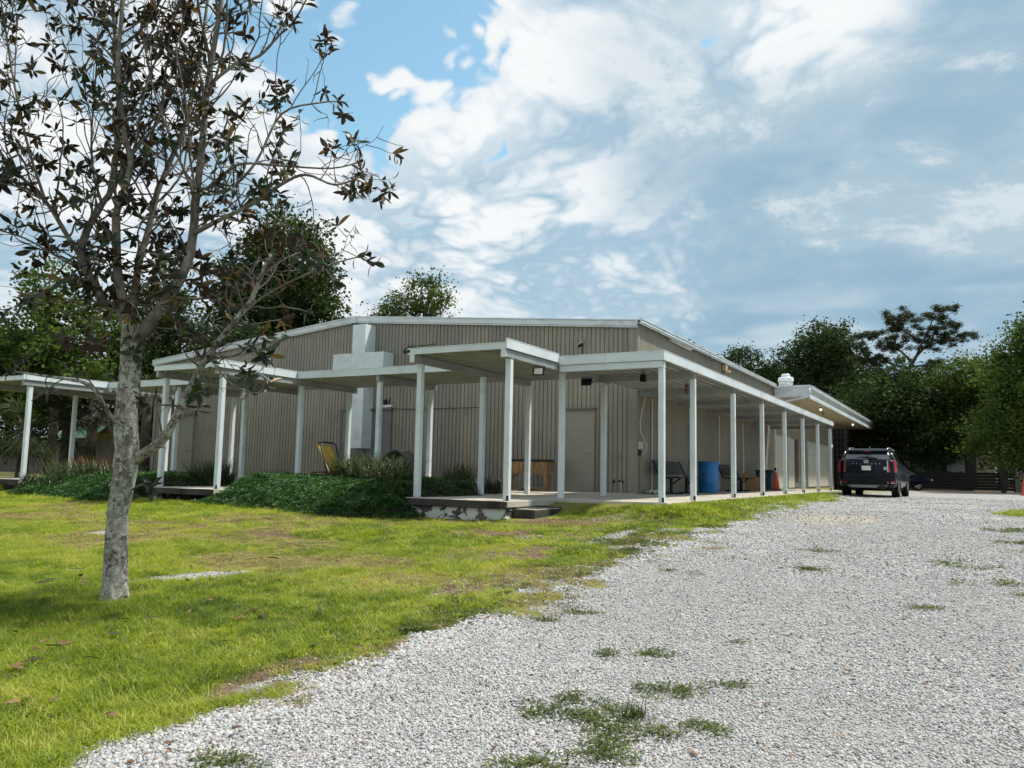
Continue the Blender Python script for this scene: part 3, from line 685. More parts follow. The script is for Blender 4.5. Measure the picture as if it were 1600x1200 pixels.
o = ORIGIN[t]; MB().box(o.x-.055, o.x+.055, o.y, o.y+.10, o.z-.075, o.z+.075).build('box', M['black'], t, bevel=.006)
MB().box(o.x-.045, o.x+.045, o.y-.006, o.y-.0005, o.z-.06, o.z+.06).build('grille', M['rubber'], t); MB().tube([o+Vector((0, .05, .075)), o+Vector((0, .05, .17))], .012, 6).build('bracket', M['black'], t)
t = thing('hanging_feeder', 'small dark red ornament hanging under the canopy behind the corner post', 'ornament', (-5.4, 17.4, 2.43)); o = ORIGIN[t]
MB().lathe([(.01, -.16), (.05, -.12), (.035, -.02), (.06, 0), (.05, .03), (.008, .06)], 10, o).build('body', M['maroon'], t, True); MB().tube([o+Vector((0, 0, .06)), o+Vector((0, 0, .17))], .005, 5).build('wire', M['black'], t)
t = thing('wall_camera', 'small dark security camera on the gable wall below the eave', 'camera', (-8.89, WF-.04, 3.88)); o = ORIGIN[t]
MB().box(o.x-.05, o.x+.05, WF-.06, WF-.022, 3.90, 4.02).build('mount', M['siding'], t, bevel=.005); MB().tube([(o.x-.03, WF-.18, 3.83), (o.x, WF-.06, 3.88)], [.04, .045], 10).build('barrel', M['black'], t, True)
MB().tube([(o.x-.05, WF-.19, 3.86), (o.x-.01, WF-.08, 3.93)], .015, 6).build('hood', M['galv'], t); MB().tube([(o.x, WF-.015, 3.85), (o.x+.01, WF-.015, 3.3)], .008, 6).build('cable', M['black'], t)
t = thing('wall_lamp', 'tan box lamp high on the side wall above the canopy', 'wall lamp', (WS+.12, 27.9, 4.13)); o = ORIGIN[t]
MB().box(WS+.01, WS+.14, 27.72, 27.98, 4.08, 4.28).build('housing', M['tan_lamp'], t, bevel=.012); MB().lathe([(.05, -.07), (.13, -.06), (.13, -.005), (.08, .0)], 12, (WS+.15, 27.85, 4.08)).build('shade', M['tan_lamp'], t, True)
t = thing('electric_meter', 'grey electric meter box on the building corner with a loose cable above', 'meter', (WS+.10, WF+.10, 1.2)); o = ORIGIN[t]
MB().box(WS+.025, WS+.10, WF-.0, WF+.13, 1.12, 1.32).build('box', M['steel'], t, bevel=.006); MB().box(WS+.03, WS+.09, WF+.02, WF+.11, .96, 1.115).build('lower_box', M['black'], t, bevel=.006)
for k_ in (0, .06): MB().tube([(WS+.112, WF+.03+k_, 1.15), (WS+.112, WF+.03+k_, 1.30)], .018, 8).build('breaker', M['galv'], t)
MB().tube([(WS+.02+.2*a, WF-.05+.15*a, z) for a, z in ((1.0, 2.6), (.85, 2.4), (.55, 2.1), (.35, 1.8), (.4, 1.55), (.75, 1.38), (1.0, 1.25), (.9, 1.08), (.5, .98))], .011, 6).build('cable', M['cable'], t, True)
MB().tube([(WS+.06, WF+.10, .96), (WS+.06, WF+.10, .05)], .02, 8).build('conduit', M['siding'], t)
t = thing('wall_light', 'dark wall light bracket above the grey double doors, right of the cross', 'wall light', (-15.25, WF-.1, 2.42)); o = ORIGIN[t]
MB().box(-15.42, -15.10, WF-.10, WF-.003, 2.34, 2.42).build('base', M['galv'], t, bevel=.005); MB().lathe([(.05, 0), (.07, .1), (.03, .16)], 8, (-15.34, WF-.08, 2.425)).build('lamp', M['black'], t); MB().lathe([(.02, 0), (.02, .2)], 8, (-15.18, WF-.08, 2.425)).build('lamp', M['black'], t)
for dx, lab in ((-7.95, 'short black hose tap on the wall right of the front door'), (-7.75, 'white standpipe tap on the front wall near the corner')):
    t = thing('hose_tap', lab, 'tap', (dx, WF-.05, 0), 'taps on the front wall')
    if dx < -7.9: MB().tube([(dx, WF, .30), (dx, WF-.10, .30), (dx, WF-.13, .25)], .018, 8).build('spout', M['black'], t, True); MB().lathe([(.035, 0), (.035, .015)], 8, (dx, WF-.07, .33)).build('handle', M['black'], t)
    else: MB().tube([(dx, WF-.07, .02), (dx, WF-.07, .30)], .016, 8).build('pipe', M['galv'], t, True); MB().tube([(dx-.09, WF-.07, .31), (dx+.04, WF-.07, .32), (dx+.07, WF-.10, .27)], .02, 8).build('spout', M['black'], t, True)
t = thing('rag_heap', 'small crumpled pale cloth on the slab by the building corner', 'cloth', (WS+.25, WF+.5, 0)); o = ORIGIN[t]
b = MB(); 
for i in range(7):
    a = i*.9; b.tube([o+Vector((math.cos(a)*.02, math.sin(a)*.02, .04+.01*(i % 3))), o+Vector((math.cos(a)*.10, math.sin(a)*.10, .07+.02*(i % 2))), o+Vector((math.cos(a)*.19, math.sin(a)*.17, .02))], [.05, .045, .02], 6)
b.build('folds', M['cable'], t, True)
# soffit lamps and barn lamp of the overhang
ml, k, out = new_mat('lit bulb'); e_ = k.n('ShaderNodeEmission', i={0: (1, .95, .85, 1), 1: 1.2}); k.l.new(e_.outputs[0], out.inputs[0]); M['bulb'] = ml
for (x, y, lab) in ((-6.2, 41.2, 'lit soffit lamp nearest the ventilator end of the overhang'), (-6.2, 53.3, 'lit soffit lamp at the far end of the overhang')):
    t = thing('soffit_lamp', lab, 'lamp', (x, y, 3.86), 'lit lamps under the overhang'); o = ORIGIN[t]
    MB().lathe([(.06, 0), (.05, -.06)], 12, o).build('holder', M['black'], t, True); MB().lathe([(.03, -.061), (.06, -.10), (.062, -.14), (.035, -.17), (.01, -.18)], 12, o).build('bulb', M['bulb'], t, True)
t = thing('soffit_hook', 'small dark hook fixture between the soffit lamps', 'hook', (-6.6, 44.5, 3.86)); o = ORIGIN[t]
MB().tube([o, o+Vector((0, 0, -.12)), o+Vector((.0, .3, -.14))], .015, 6).build('arm', M['black'], t); MB().lathe([(.05, 0), (.05, -.03)], 8, o).build('plate', M['black'], t)
t = thing('barn_lamp', 'white barn lamp on a pole beyond the last canopy post', 'lamp', (-5.25, 38.7, -.1)); o = ORIGIN[t]
MB().tube([(o.x, o.y, -.15), (o.x, o.y, 2.12)], .03, 8).build('pole', M['steel'], t, True); MB().tube([(o.x, o.y, 2.12), (o.x, o.y, 2.30)], .02, 8).build('stem', M['galv'], t, True)
edge_split(MB().lathe([(.27, 1.83), (.25, 1.88), (.16, 1.95), (.07, 2.02), (.05, 2.13), (.01, 2.14)], 20, (o.x, o.y, 0)).build('shade', M['lens'], t, True))
# lattice screen beside it
t = thing('lattice_screen', 'narrow dark lattice screen behind the last canopy post', 'screen', (-4.9, 37.2, -.1)); o = ORIGIN[t]
for i in range(4): MB().bar((-5.12+i*.15, 37.2, -.1), (-5.12+i*.15, 37.2, 2.6), .04, .03).build('slat', M['black'], t)
for i in range(11): MB().bar((-5.15, 37.235, .05+i*.24), (-4.64, 37.235, .05+i*.24), .03, .05).build('slat', M['black'], t)
MB().box(-5.14, -4.65, 37.27, 37.30, -.1, 2.6).build('backing', M['rubber'], t)
# ---------------------------------------------------------------- things on the porch
def rotz(t, a): t.rotation_euler.z = R(a); return t
t = thing('planter', 'raised wooden planter trough on legs by the front wall, left of the door', 'planter', (-10.0, 18.75, .02)); o = ORIGIN[t]
for s_, (y, d) in enumerate(((-.24, -1), (.24, 1))):
    for i in range(6):
        x0 = -.54+i*.18
        MB().hexa([(o.x+x0, o.y+y-.01, o.z+.44), (o.x+x0+.172, o.y+y-.01, o.z+.44), (o.x+x0+.172, o.y+y+.01, o.z+.44), (o.x+x0, o.y+y+.01, o.z+.44), (o.x+x0*1.06, o.y+y*1.2-.01, o.z+.74), (o.x+(x0+.172)*1.06, o.y+y*1.2-.01, o.z+.74), (o.x+(x0+.172)*1.06, o.y+y*1.2+.01, o.z+.74), (o.x+x0*1.06, o.y+y*1.2+.01, o.z+.74)]).build('plank', M['wood'], t)
for x in (-.555, .555): MB().hexa([(o.x+x-.01, o.y-.23, o.z+.44), (o.x+x+.01, o.y-.23, o.z+.44), (o.x+x+.01, o.y+.23, o.z+.44), (o.x+x-.01, o.y+.23, o.z+.44), (o.x+x*1.06-.01, o.y-.27, o.z+.74), (o.x+x*1.06+.01, o.y-.27, o.z+.74), (o.x+x*1.06+.01, o.y+.27, o.z+.74), (o.x+x*1.06-.01, o.y+.27, o.z+.74)]).build('end_board', M['wood'], t)
for x in (-.5, .5):
    for y in (-.22, .22):
        MB().bar((o.x+x, o.y+y, o.z), (o.x+x, o.y+y, o.z+.5), .06, .06).build('leg', M['wood'], t)
        MB().bar((o.x+x, o.y+y, o.z+.30), (o.x+x-.16*np.sign(x), o.y+y, o.z+.46), .035, .035).build('brace', M['wood'], t)
MB().box(o.x-.60, o.x+.60, o.y-.30, o.y+.30, o.z+.741, o.z+.80).build('rim', M['black'], t, bevel=.01); rotz(t, 14)
MB().box(-.0+o.x-.53, o.x+.53, o.y-.22, o.y+.22, o.z+.44, o.z+.47).build('floor_board', M['wood'], t)
for i in range(3):
    b = thing('loose_board', ['loose board lowest in the small stack under the planter', 'loose board in the middle of the stack under the planter', 'loose board topmost in the stack under the planter'][i], 'board', (-9.75+.05*i, 18.35, .03+.03*i), 'boards under the planter'); oo = ORIGIN[b]
    MB().box(oo.x-.3, oo.x+.3, oo.y-.07, oo.y+.07, oo.z, oo.z+.026).build('plank', M['wood'], b, bevel=.003); rotz(b, 10+14*i)

t = thing('lawn_chair', 'yellow sling lawn chair with black frame behind the ground cover', 'chair', (-16.3, 18.1, -.04)); o = ORIGIN[t]
P = lambda x, y, z: (o.x+x, o.y+y, o.z+z)
for y in (-.28, .28):
    MB().tube([P(-.10, y, 1.26), P(.02, y, 1.22), P(.45, y, .10), P(.47, y, .0)], .026, 8).build('frame_rail', M['black'], t, True)
    MB().tube([P(.32, y, .42), P(-.30, y, .40), P(-.42, y, 0)], .02, 8).build('leg', M['black'], t, True)
MB().tube([P(-.10, -.28, 1.26), P(-.14, 0, 1.28), P(-.10, .28, 1.26)], .024, 8).build('top_rail', M['black'], t, True)
def sling(rows, m, nm):
    b = MB(); b.sheet([[P(*q) for q in r_] for r_ in rows]); ob = b.build(nm, M[m], t, True); md = ob.modifiers.new('thick', 'SOLIDIFY'); md.thickness = .012; return ob
sling([[(-.16-.35*0+.42*u+.05*math.sin(u*3), y, 1.22-.8*u-.05*(1-abs(y)/.26)) for y in (-.26, -.13, 0, .13, .26)] for u in (0, .2, .4, .6, .8, 1)], 'yellow', 'back_sling')
sling([[(.26-.55*u, y, .42-.04*math.sin(u*3)) for y in (-.26, 0, .26)] for u in (0, .25, .5, .75, 1)], 'yellow', 'seat_sling')
t.rotation_euler.z = R(-8)
t = thing('patio_table', 'low dark patio table standing beside the yellow lawn chair', 'table', (-14.9, 18.2, -.04)); o = ORIGIN[t]
MB().box(o.x-.85, o.x+.75, o.y-.35, o.y+.35, .66, .71).build('table_top', M['rubber'], t, bevel=.01); MB().box(o.x-.83, o.x+.73, o.y-.33, o.y+.33, .60, .655).build('apron', M['black'], t)
for x in (-.75, .65):
    for y in (-.28, .28): MB().box(o.x+x-.03, o.x+x+.03, o.y+y-.03, o.y+y+.03, -.04, .60).build('leg', M['black'], t)
t = thing('lounge_chair', 'dark plastic lounge chair with rounded back behind the strap leaf plants', 'chair', (-13.2, 17.6, -.04)); o = ORIGIN[t]
rows = []
for u in np.linspace(0, 1, 9):
    x = -.75+1.0*u - .05*math.sin(u*math.pi); z = .55+.50*math.sin(min(1, u*1.25)*math.pi/2)**1.2
    if u > .8: x += .04; z -= (u-.8)*1.2
    rows.append([P(x, y, z-.04*(1-(y/.3)**2)) for y in (-.3, -.2, 0, .2, .3)])
rows.append([P(.36, y, .40) for y in (-.3, -.2, 0, .2, .3)]); rows.append([P(.42, y, .05) for y in (-.3, -.2, 0, .2, .3)])
b = MB(); b.sheet(rows); ob = b.build('shell', M['rubber'], t, True); ob.modifiers.new('thick', 'SOLIDIFY').thickness = .04
for y in (-.27, .27): MB().tube([P(-.75, y, .55), P(-.8, y, 0)], .03, 8).build('leg', M['black'], t, True)

def bench(y0, y1, label):
    t = thing('metal_bench', label, 'bench', (-6.85, (y0+y1)/2, 0), 'black perforated benches on the side porch'); o = ORIGIN[t]
    # curved end hoops, slatted seat and back
    prof = [(-7.16, .86), (-7.10, .74), (-7.03, .58), (-6.98, .47), (-6.88, .43), (-6.70, .42), (-6.50, .44), (-6.44, .43)]
    for y in (y0, y1): MB().tube([(x, y, z) for x, z in prof], .022, 8).build('end_hoop', M['black'], t, True)
    n = 8
    for i in range(n):
        za = .84-i*.045; x = np.interp(-za, [-.86, -.74, -.58, -.47], [-7.16, -7.10, -7.03, -6.98])
        MB().bar((x, y0, za), (x, y1, za), .012, .034).build('back_slat', M['black'], t)
    for i in range(9):
        x = -6.93+i*.06; MB().bar((x, y0, .435+.006*math.sin(i)), (x, y1, .435+.006*math.sin(i)), .046, .012).build('seat_slat', M['black'], t)
    for y in (y0+.45, y1-.45):
        MB().bar((-6.8, y, .02), (-6.8, y, .42), .07, .07).build('leg', M['black'], t); MB().bar((-7.0, y, .02), (-6.5, y, .02), .08, .04).build('foot', M['black'], t)
        MB().bar((-6.8, y, .25), (-6.55, y, .42), .04, .04).build('brace', M['black'], t)
    return t
bench(20.15, 22.35, 'black metal bench against the side wall, left of the blue drum')
bench(26.3, 28.4, 'black metal bench against the side wall, right of the blue drum')
t = thing('plastic_drum', 'bright blue plastic drum standing on the side porch', 'drum', (-6.72, 23.75, .001)); o = ORIGIN[t]
edge_split(MB().lathe([(.26, 0), (.285, .02), (.288, .28), (.298, .30), (.298, .32), (.288, .34), (.288, .56), (.298, .58), (.298, .60), (.288, .62), (.284, .84), (.27, .87)], 32, o).build('drum_body', M['barrel'], t, True))
edge_split(MB().lathe([(.292, .872), (.295, .90), (.27, .905), (.26, .885), (.02, .885)], 32, o).build('lid', M['barrel'], t, True), 50)
t = thing('cardboard_box', 'brown cardboard box on the side porch beside the second bench', 'box', (-6.7, 29.5, .001)); o = ORIGIN[t]
MB().box(o.x-.26, o.x+.26, o.y-.3, o.y+.3, 0, .47).build('carton', M['card'], t, bevel=.004)
MB().bar((o.x-.26, o.y-.28, .475), (o.x-.36, o.y-.28, .56), .5, .008, (0, 1, 0)).build('flap', M['card'], t); MB().bar((o.x+.262, o.y, .475), (o.x+.37, o.y, .55), .5, .008, (0, 0, 1)).build('flap', M['card'], t)
t = thing('waste_bin', 'dark blue waste bin with flat lid beside the orange cone', 'bin', (-6.78, 31.6, .001)); o = ORIGIN[t]
MB().hexa([(o.x-.24, o.y-.24, 0), (o.x+.24, o.y-.24, 0), (o.x+.24, o.y+.24, 0), (o.x-.24, o.y+.24, 0), (o.x-.30, o.y-.30, .70), (o.x+.30, o.y-.30, .70), (o.x+.30, o.y+.30, .70), (o.x-.30, o.y+.30, .70)]).build('bin_body', M['bin'], t, bevel=.03)
MB().box(o.x-.33, o.x+.33, o.y-.33, o.y+.33, .702, .75).build('lid', M['bin'], t, bevel=.015); MB().box(o.x-.20, o.x+.20, o.y-.36, o.y-.332, .69, .72).build('handle', M['black'], t)
def cone(loc, label, h=.84):
    t = thing('traffic_cone', label, 'cone', loc, 'orange traffic cones'); o = ORIGIN[t]
    MB().box(o.x-.19, o.x+.19, o.y-.19, o.y+.19, o.z, o.z+.035).build('base', M['black'] if o.x < 0 else M['cone'], t, bevel=.01)
    edge_split(MB().lathe([(.165, .036), (.15, .06), (.065, h*.80)], 20, o).build('cone_body', M['cone'], t, True))
    MB().lathe([(.0655, h*.801), (.052, h*.89)], 20, o).build('collar', M['lens'] if o.x < 0 else M['cone'], t, True)
    MB().lathe([(.05, h*.891), (.034, h), (.03, h+.01)], 16, o).build('tip', M['black'] if o.x < 0 else M['cone'], t, True)
    return t
cone((-6.55, 32.3, .001), 'orange cone with black tip on the side porch by the waste bin')
cone((2.12, 44.5, gz(2.12, 44.5)), 'orange cone at the right edge of the gravel drive', .86)

# ---------------------------------------------------------------- cars
M['paint'] = mk('dark blue black car paint', (.003, .005, .013), .22, .1, 2, spec=.22)
M['glass'] = mk('tinted car glass', (.03, .04, .05), .05, .1, 2, spec=1.0, coat=1.0)
M['chrome'] = mk('satin chrome', (.70, .70, .70), .2, .05, 3, metal=.95)
M['red_lens'] = mk('red tail lamp lens', (.42, .012, .02), .15, .1, 4, spec=.7)
M['plate'] = mk('licence plate', (.62, .66, .60), .4, .06, 30)
M['skid'] = mk('grey skid plate', (.20, .20, .20), .4, .1, 4, metal=.4)
def text_mesh(txt, size, depth=.004, space=1.0):
    cu = bpy.data.curves.new('lettering', 'FONT'); cu.body = txt; cu.size = size; cu.extrude = depth; cu.align_x = 'CENTER'; cu.align_y = 'CENTER'; cu.space_character = space; cu.resolution_u = 2
    ob = bpy.data.objects.new('lettering', cu); COL.objects.link(ob); dg = bpy.context.evaluated_depsgraph_get(); dg.update()
    me = bpy.data.meshes.new_from_object(ob.evaluated_get(dg)); bpy.data.objects.remove(ob); bpy.data.curves.remove(cu); me.name = 'lettering'; return me
def wheel(t, x, y, r=.38, w=.24):
    o = ORIGIN[t]; s_ = 1 if x > 0 else -1
    wh = MB().tube([(o.x+x-s_*w*.45, o.y+y, o.z+r), (o.x+x+s_*.02, o.y+y, o.z+r)], r*.45, 12).build('wheel', M['black'], t)
    b = MB(); n = 28; prof = [(-w/2, r*.62), (-w/2, r*.93), (-w*.38, r), (w*.38, r), (w/2, r*.93), (w/2, r*.64), (w*.3, r*.60)]
    rows = [[(o.x+x+dx*s_, o.y+y+rr*math.cos(2*math.pi*j/n), o.z+r+rr*math.sin(2*math.pi*j/n)) for j in range(n+1)] for dx, rr in prof]
    edge_split(b.sheet(rows).build('tyre', M['rubber'], wh, True))
    b = MB(); rows = [[(o.x+x+dx*s_, o.y+y+rr*math.cos(2*math.pi*j/n), o.z+r+rr*math.sin(2*math.pi*j/n)) for j in range(n+1)] for dx, rr in ((w*.42, r*.64), (w*.44, r*.58), (w*.2, r*.56))]; b.sheet(rows)
    for j in range(5):
        a = 2*math.pi*j/5
        for da in (-.16, .16): b.bar((o.x+x+s_*w*.40, o.y+y, o.z+r), (o.x+x+s_*w*.42, o.y+y+r*.6*math.cos(a+da), o.z+r+r*.6*math.sin(a+da)), .03, .035, (1, 0, 0))
    b.build('rim', M['steel'], wh)
def loft(rings, close=False):
    b = MB(); n = len(rings[0]); b.sheet([r_ + [r_[0]] for r_ in rings])
    b.f.append(tuple(range(n))[::-1]); b.mi.append(0); k_ = (len(rings)-1)*(n+1); b.f.append(tuple(k_+j for j in range(n))); b.mi.append(0); return b
def ring(o, y, prof, sh=0):
    """mirror a right-half profile (x, z), bottom to top, into a closed ring"""
    pts = [(o.x+x, o.y+y+sh*0, o.z+z) for x, z in prof]; return pts + [(o.x-x, o.y+y, o.z+z) for x, z in prof[::-1]]
def make_suv(loc, yaw):
    t = thing('sport_utility_vehicle', 'dark blue sport utility vehicle parked beside the porch, seen from behind', 'car', loc); o = ORIGIN[t]
    # y grows forward from the rear bumper; half profiles of the lower body
    st = [(0.02, .80, .42, .86, .90, 1.28), (.08, .90, .36, .94, .92, 1.31), (.25, .95, .32, .975, 1.0, 1.33), (.9, .955, .30, .99, .95, 1.30), (2.4, .955, .28, .99, .90, 1.24), (3.6, .955, .29, .99, .88, 1.16), (4.3, .94, .31, .965, .85, 1.08), (4.8, .86, .36, .88, .80, 1.0), (4.96, .66, .42, .68, .76, .90)]
    rings = [ring(o, y, [(.0, zb), (wb*.85, zb), (wb, zb+.10), (wm, (zb+zm)/2), (wm, zm), (wm*.965, zt-.03), (wm*.90, zt), (0, zt+.015)]) for y, wb, zb, wm, zm, zt in st]
    body = loft(rings).build('body', M['paint'], t, True); edge_split(body, 48)
    # greenhouse and roof
    gs = [(.14, .90, 1.27, .80, 1.36), (.36, .90, 1.28, .74, 1.63), (.75, .90, 1.27, .72, 1.70), (2.0, .90, 1.23, .71, 1.72), (2.9, .88, 1.18, .68, 1.66), (3.75, .85, 1.12, .62, 1.17)]
    rings = [ring(o, y, [(0, zb-.04), (wb, zb-.04), (wb, zb), (wt+.02, zt-.06), (wt-.04, zt), (0, zt+.02)]) for y, wb, zb, wt, zt in gs]
    gh = loft(rings).build('cabin', M['paint'], t, True); edge_split(gh, 50)
    # rear window follows the slanted hatch
    MB().add([(o.x+x, o.y+y, o.z+z) for x, y, z in ((-.78, .118, 1.335), (.78, .118, 1.335), (.68, .275, 1.565), (-.68, .275, 1.565), (-.78, .14, 1.335), (.78, .14, 1.335), (.68, .33, 1.565), (-.68, .33, 1.565))], [(0, 1, 2, 3), (4, 7, 6, 5), (0, 4, 5, 1), (1, 5, 6, 2), (2, 6, 7, 3), (3, 7, 4, 0)]).build('rear_window', M['glass'], t)
    MB().add([(o.x+x, o.y+y, o.z+z) for x, y, z in ((-.03, .108, 1.345), (.36, .108, 1.345), (.34, .124, 1.375), (.0, .128, 1.385))], [(0, 1, 2, 3)]).build('wiper', M['black'], t)
    MB().hexa([(o.x+x, o.y+y, o.z+z) for x, y, z in ((-.72, .20, 1.59), (.72, .20, 1.59), (.70, .80, 1.66), (-.70, .80, 1.66), (-.71, .17, 1.655), (.71, .17, 1.655), (.69, .80, 1.735), (-.69, .80, 1.735))]).build('spoiler', M['paint'], t, bevel=.015)
    MB().box(o.x-.10, o.x+.10, o.y+.165, o.y+.178, o.z+1.612, o.z+1.64).build('brake_lamp', M['red_lens'], t)
    MB().bar((o.x-.02, o.y+1.0, o.z+1.72), (o.x-.02, o.y+1.25, o.z+1.80), .03, .05).build('antenna_fin', M['paint'], t)
    for s_ in (-1, 1):
        for (ya, yb) in ((.62, 1.40), (1.50, 2.38), (2.46, 3.35)):
            pass
            def xz(y, z):
                zt = np.interp(y, [q[0] for q in gs], [q[4] for q in gs])-.06; zb = np.interp(y, [q[0] for q in gs], [q[2] for q in gs])
                wb = np.interp(y, [q[0] for q in gs], [q[1] for q in gs]); wt = np.interp(y, [q[0] for q in gs], [q[3] for q in gs])+.02
                f_ = (z-zb)/max(.05, zt-zb); return wb+(wt-wb)*f_+.006
            q = []
            for y, top in ((ya, 0), (yb, 0), (yb, 1), (ya, 1)):
                zt = np.interp(y, [g_[0] for g_ in gs], [g_[4] for g_ in gs])-.11
                z = np.interp(y, [g_[0] for g_ in gs], [g_[2] for g_ in gs])+.04 if not top else max(1.24, zt); q.append((o.x+s_*xz(y, z), o.y+y, o.z+z))
            MB().add(q, [(0, 1, 2, 3)] if s_ > 0 else [(3, 2, 1, 0)]).build('side_window', M['glass'], t)
        MB().tube([(o.x+s_*.80, o.y+.52, o.z+1.60), (o.x+s_*.87, o.y+.44, o.z+1.42), (o.x+s_*.915, o.y+.55, o.z+1.31), (o.x+s_*.915, o.y+1.2, o.z+1.29)], .011, 6).build('window_trim', M['chrome'], t, True)
        MB().tube([(o.x+s_*.66, o.y+.50, o.z+1.66), (o.x+s_*.66, o.y+.62, o.z+1.735), (o.x+s_*.665, o.y+1.6, o.z+1.765), (o.x+s_*.65, o.y+2.6, o.z+1.72), (o.x+s_*.64, o.y+2.7, o.z+1.68)], .022, 8).build('roof_rail', M['chrome'], t, True)
        # upright tail lamp wrapping the corner
        tl = MB().hexa([(o.x+s_*x, o.y+y, o.z+z) for x, y, z in ((.73, -.012, .88), (.985, .09, .88), (.995, .40, .92), (.74, .30, .92), (.72, .008, 1.30), (.965, .11, 1.30), (.985, .42, 1.27), (.74, .30, 1.27))]).build('tail_light', M['red_lens'], t, bevel=.02)
        MB().bar((o.x+s_*.725, o.y-.018, o.z+.89), (o.x+s_*.715, o.y+.0, o.z+1.29), .022, .012).build('chrome_strip', M['chrome'], tl)
        MB().bar((o.x+s_*.70, o.y-.02, o.z+.55), (o.x+s_*.93, o.y+.07, o.z+.56), .04, .045).build('reflector', M['red_lens'], t)
        MB().bar((o.x+s_*.70, o.y-.025, o.z+.51), (o.x+s_*.94, o.y+.07, o.z+.515), .03, .014).build('reflector_trim', M['chrome'], t)
        # wing mirror
        mr = MB().box(o.x+s_*.95 - .0, o.x+s_*1.13, o.y+3.16, o.y+3.26, o.z+1.16, o.z+1.32).build('side_mirror', M['paint'], t, bevel=.03)
        MB().bar((o.x+s_*.90, o.y+3.22, o.z+1.16), (o.x+s_*1.0, o.y+3.22, o.z+1.19), .05, .03).build('mirror_arm', M['black'], mr)
        for y in (1.02, 3.92): wheel(t, s_*.86, y)
        for y in (1.02, 3.92):
            n = 16; rows = [[(o.x+s_*(.988+e), o.y+y+rr*math.cos(math.pi*j/n), o.z+.38+rr*math.sin(math.pi*j/n)) for j in range(n+1)] for rr, e in ((.40, -.03), (.405, .003), (.46, .003), (.465, -.02))]
            MB().sheet(rows).build('wheel_arch', M['black'], t, True)
    # bumper, skid plate, exhaust panel
    MB().hexa([(o.x+x, o.y+y, o.z+z) for x, y, z in ((-.80, -.015, .34), (.80, -.015, .34), (.80, .3, .30), (-.80, .3, .30), (-.86, -.04, .84), (.86, -.04, .84), (.86, .3, .86), (-.86, .3, .86))]).build('bumper', M['paint'], t, bevel=.04)
    MB().hexa([(o.x+x, o.y+y, o.z+z) for x, y, z in ((-.55, -.045, .34), (.62, -.045, .34), (.60, .1, .33), (-.55, .1, .33), (-.68, -.05, .44), (.74, -.05, .44), (.74, .1, .44), (-.68, .1, .44))]).build('skid_plate', M['skid'], t, bevel=.015)
    MB().lathe([(.12, 0), (.14, .02), (.10, .03)], 16, (0, 0, 0)).v
    b = MB(); b.lathe([(.0, .0), (.10, .0), (.12, .012), (.125, .03)], 18); b.v = [(o.x+.52+q[0]*1.3, o.y-.055+q[2]*.3, o.z+.37+q[1]*.55) for q in b.v]; b.build('exhaust', M['black'], t)
    MB().box(o.x-.86, o.x+.86, o.y+.2, o.y+4.6, o.z+.24, o.z+.34).build('underbody', M['rubber'], t)
    pl = MB().box(o.x-.155, o.x+.155, o.y-.022, o.y-.012, o.z+.95, o.z+1.105).build('license_plate', M['plate'], t, bevel=.003)
    MB().box(o.x-.28, o.x+.28, o.y-.010, o.y+.05, o.z+.91, o.z+1.14).build('plate_recess', M['paint'], t, bevel=.02)
    em = MB(); n = 24; em.tube([(o.x+.085*math.cos(2*math.pi*j/n), o.y+.01, o.z+1.255+.05*math.sin(2*math.pi*j/n)) for j in range(n+1)], .007, 6, False)
    em.bar((o.x-.045, o.y+.008, o.z+1.225), (o.x-.02, o.y+.012, o.z+1.285), .016, .012); em.bar((o.x+.02, o.y+.008, o.z+1.225), (o.x+.045, o.y+.012, o.z+1.285), .016, .012); em.bar((o.x-.033, o.y+.01, o.z+1.255), (o.x+.033, o.y+.01, o.z+1.255), .016, .012)
    em.build('emblem', M['chrome'], t)
    for i, ch in enumerate('PALISADE'):
        me = text_mesh(ch, .055, .002); me.materials.append(M['chrome']); ob = mesh_obj('letter', me, t); ob.location = (-.455+i*.13, -.004, 1.175); ob.rotation_euler = (R(90-8), 0, 0)
    b = MB(); b.lathe([(0, 0), (.055, 0), (.055, .004)], 18); b.v = [(o.x+.64+q[0], o.y-.006-q[2], o.z+1.02+q[1]) for q in b.v]; stk = b.build('sticker', M['plate'], t)
    b = MB(); b.lathe([(0, 0), (.022, 0), (.022, .003)], 12); b.v = [(o.x+.64+q[0], o.y-.0105-q[2], o.z+1.025+q[1]) for q in b.v]; b.build('sticker_mark', M['black'], stk)
    t.rotation_euler.z = yaw; t.scale.x = .95; return t
make_suv((-3.22, 31.15, -.155), R(-2))
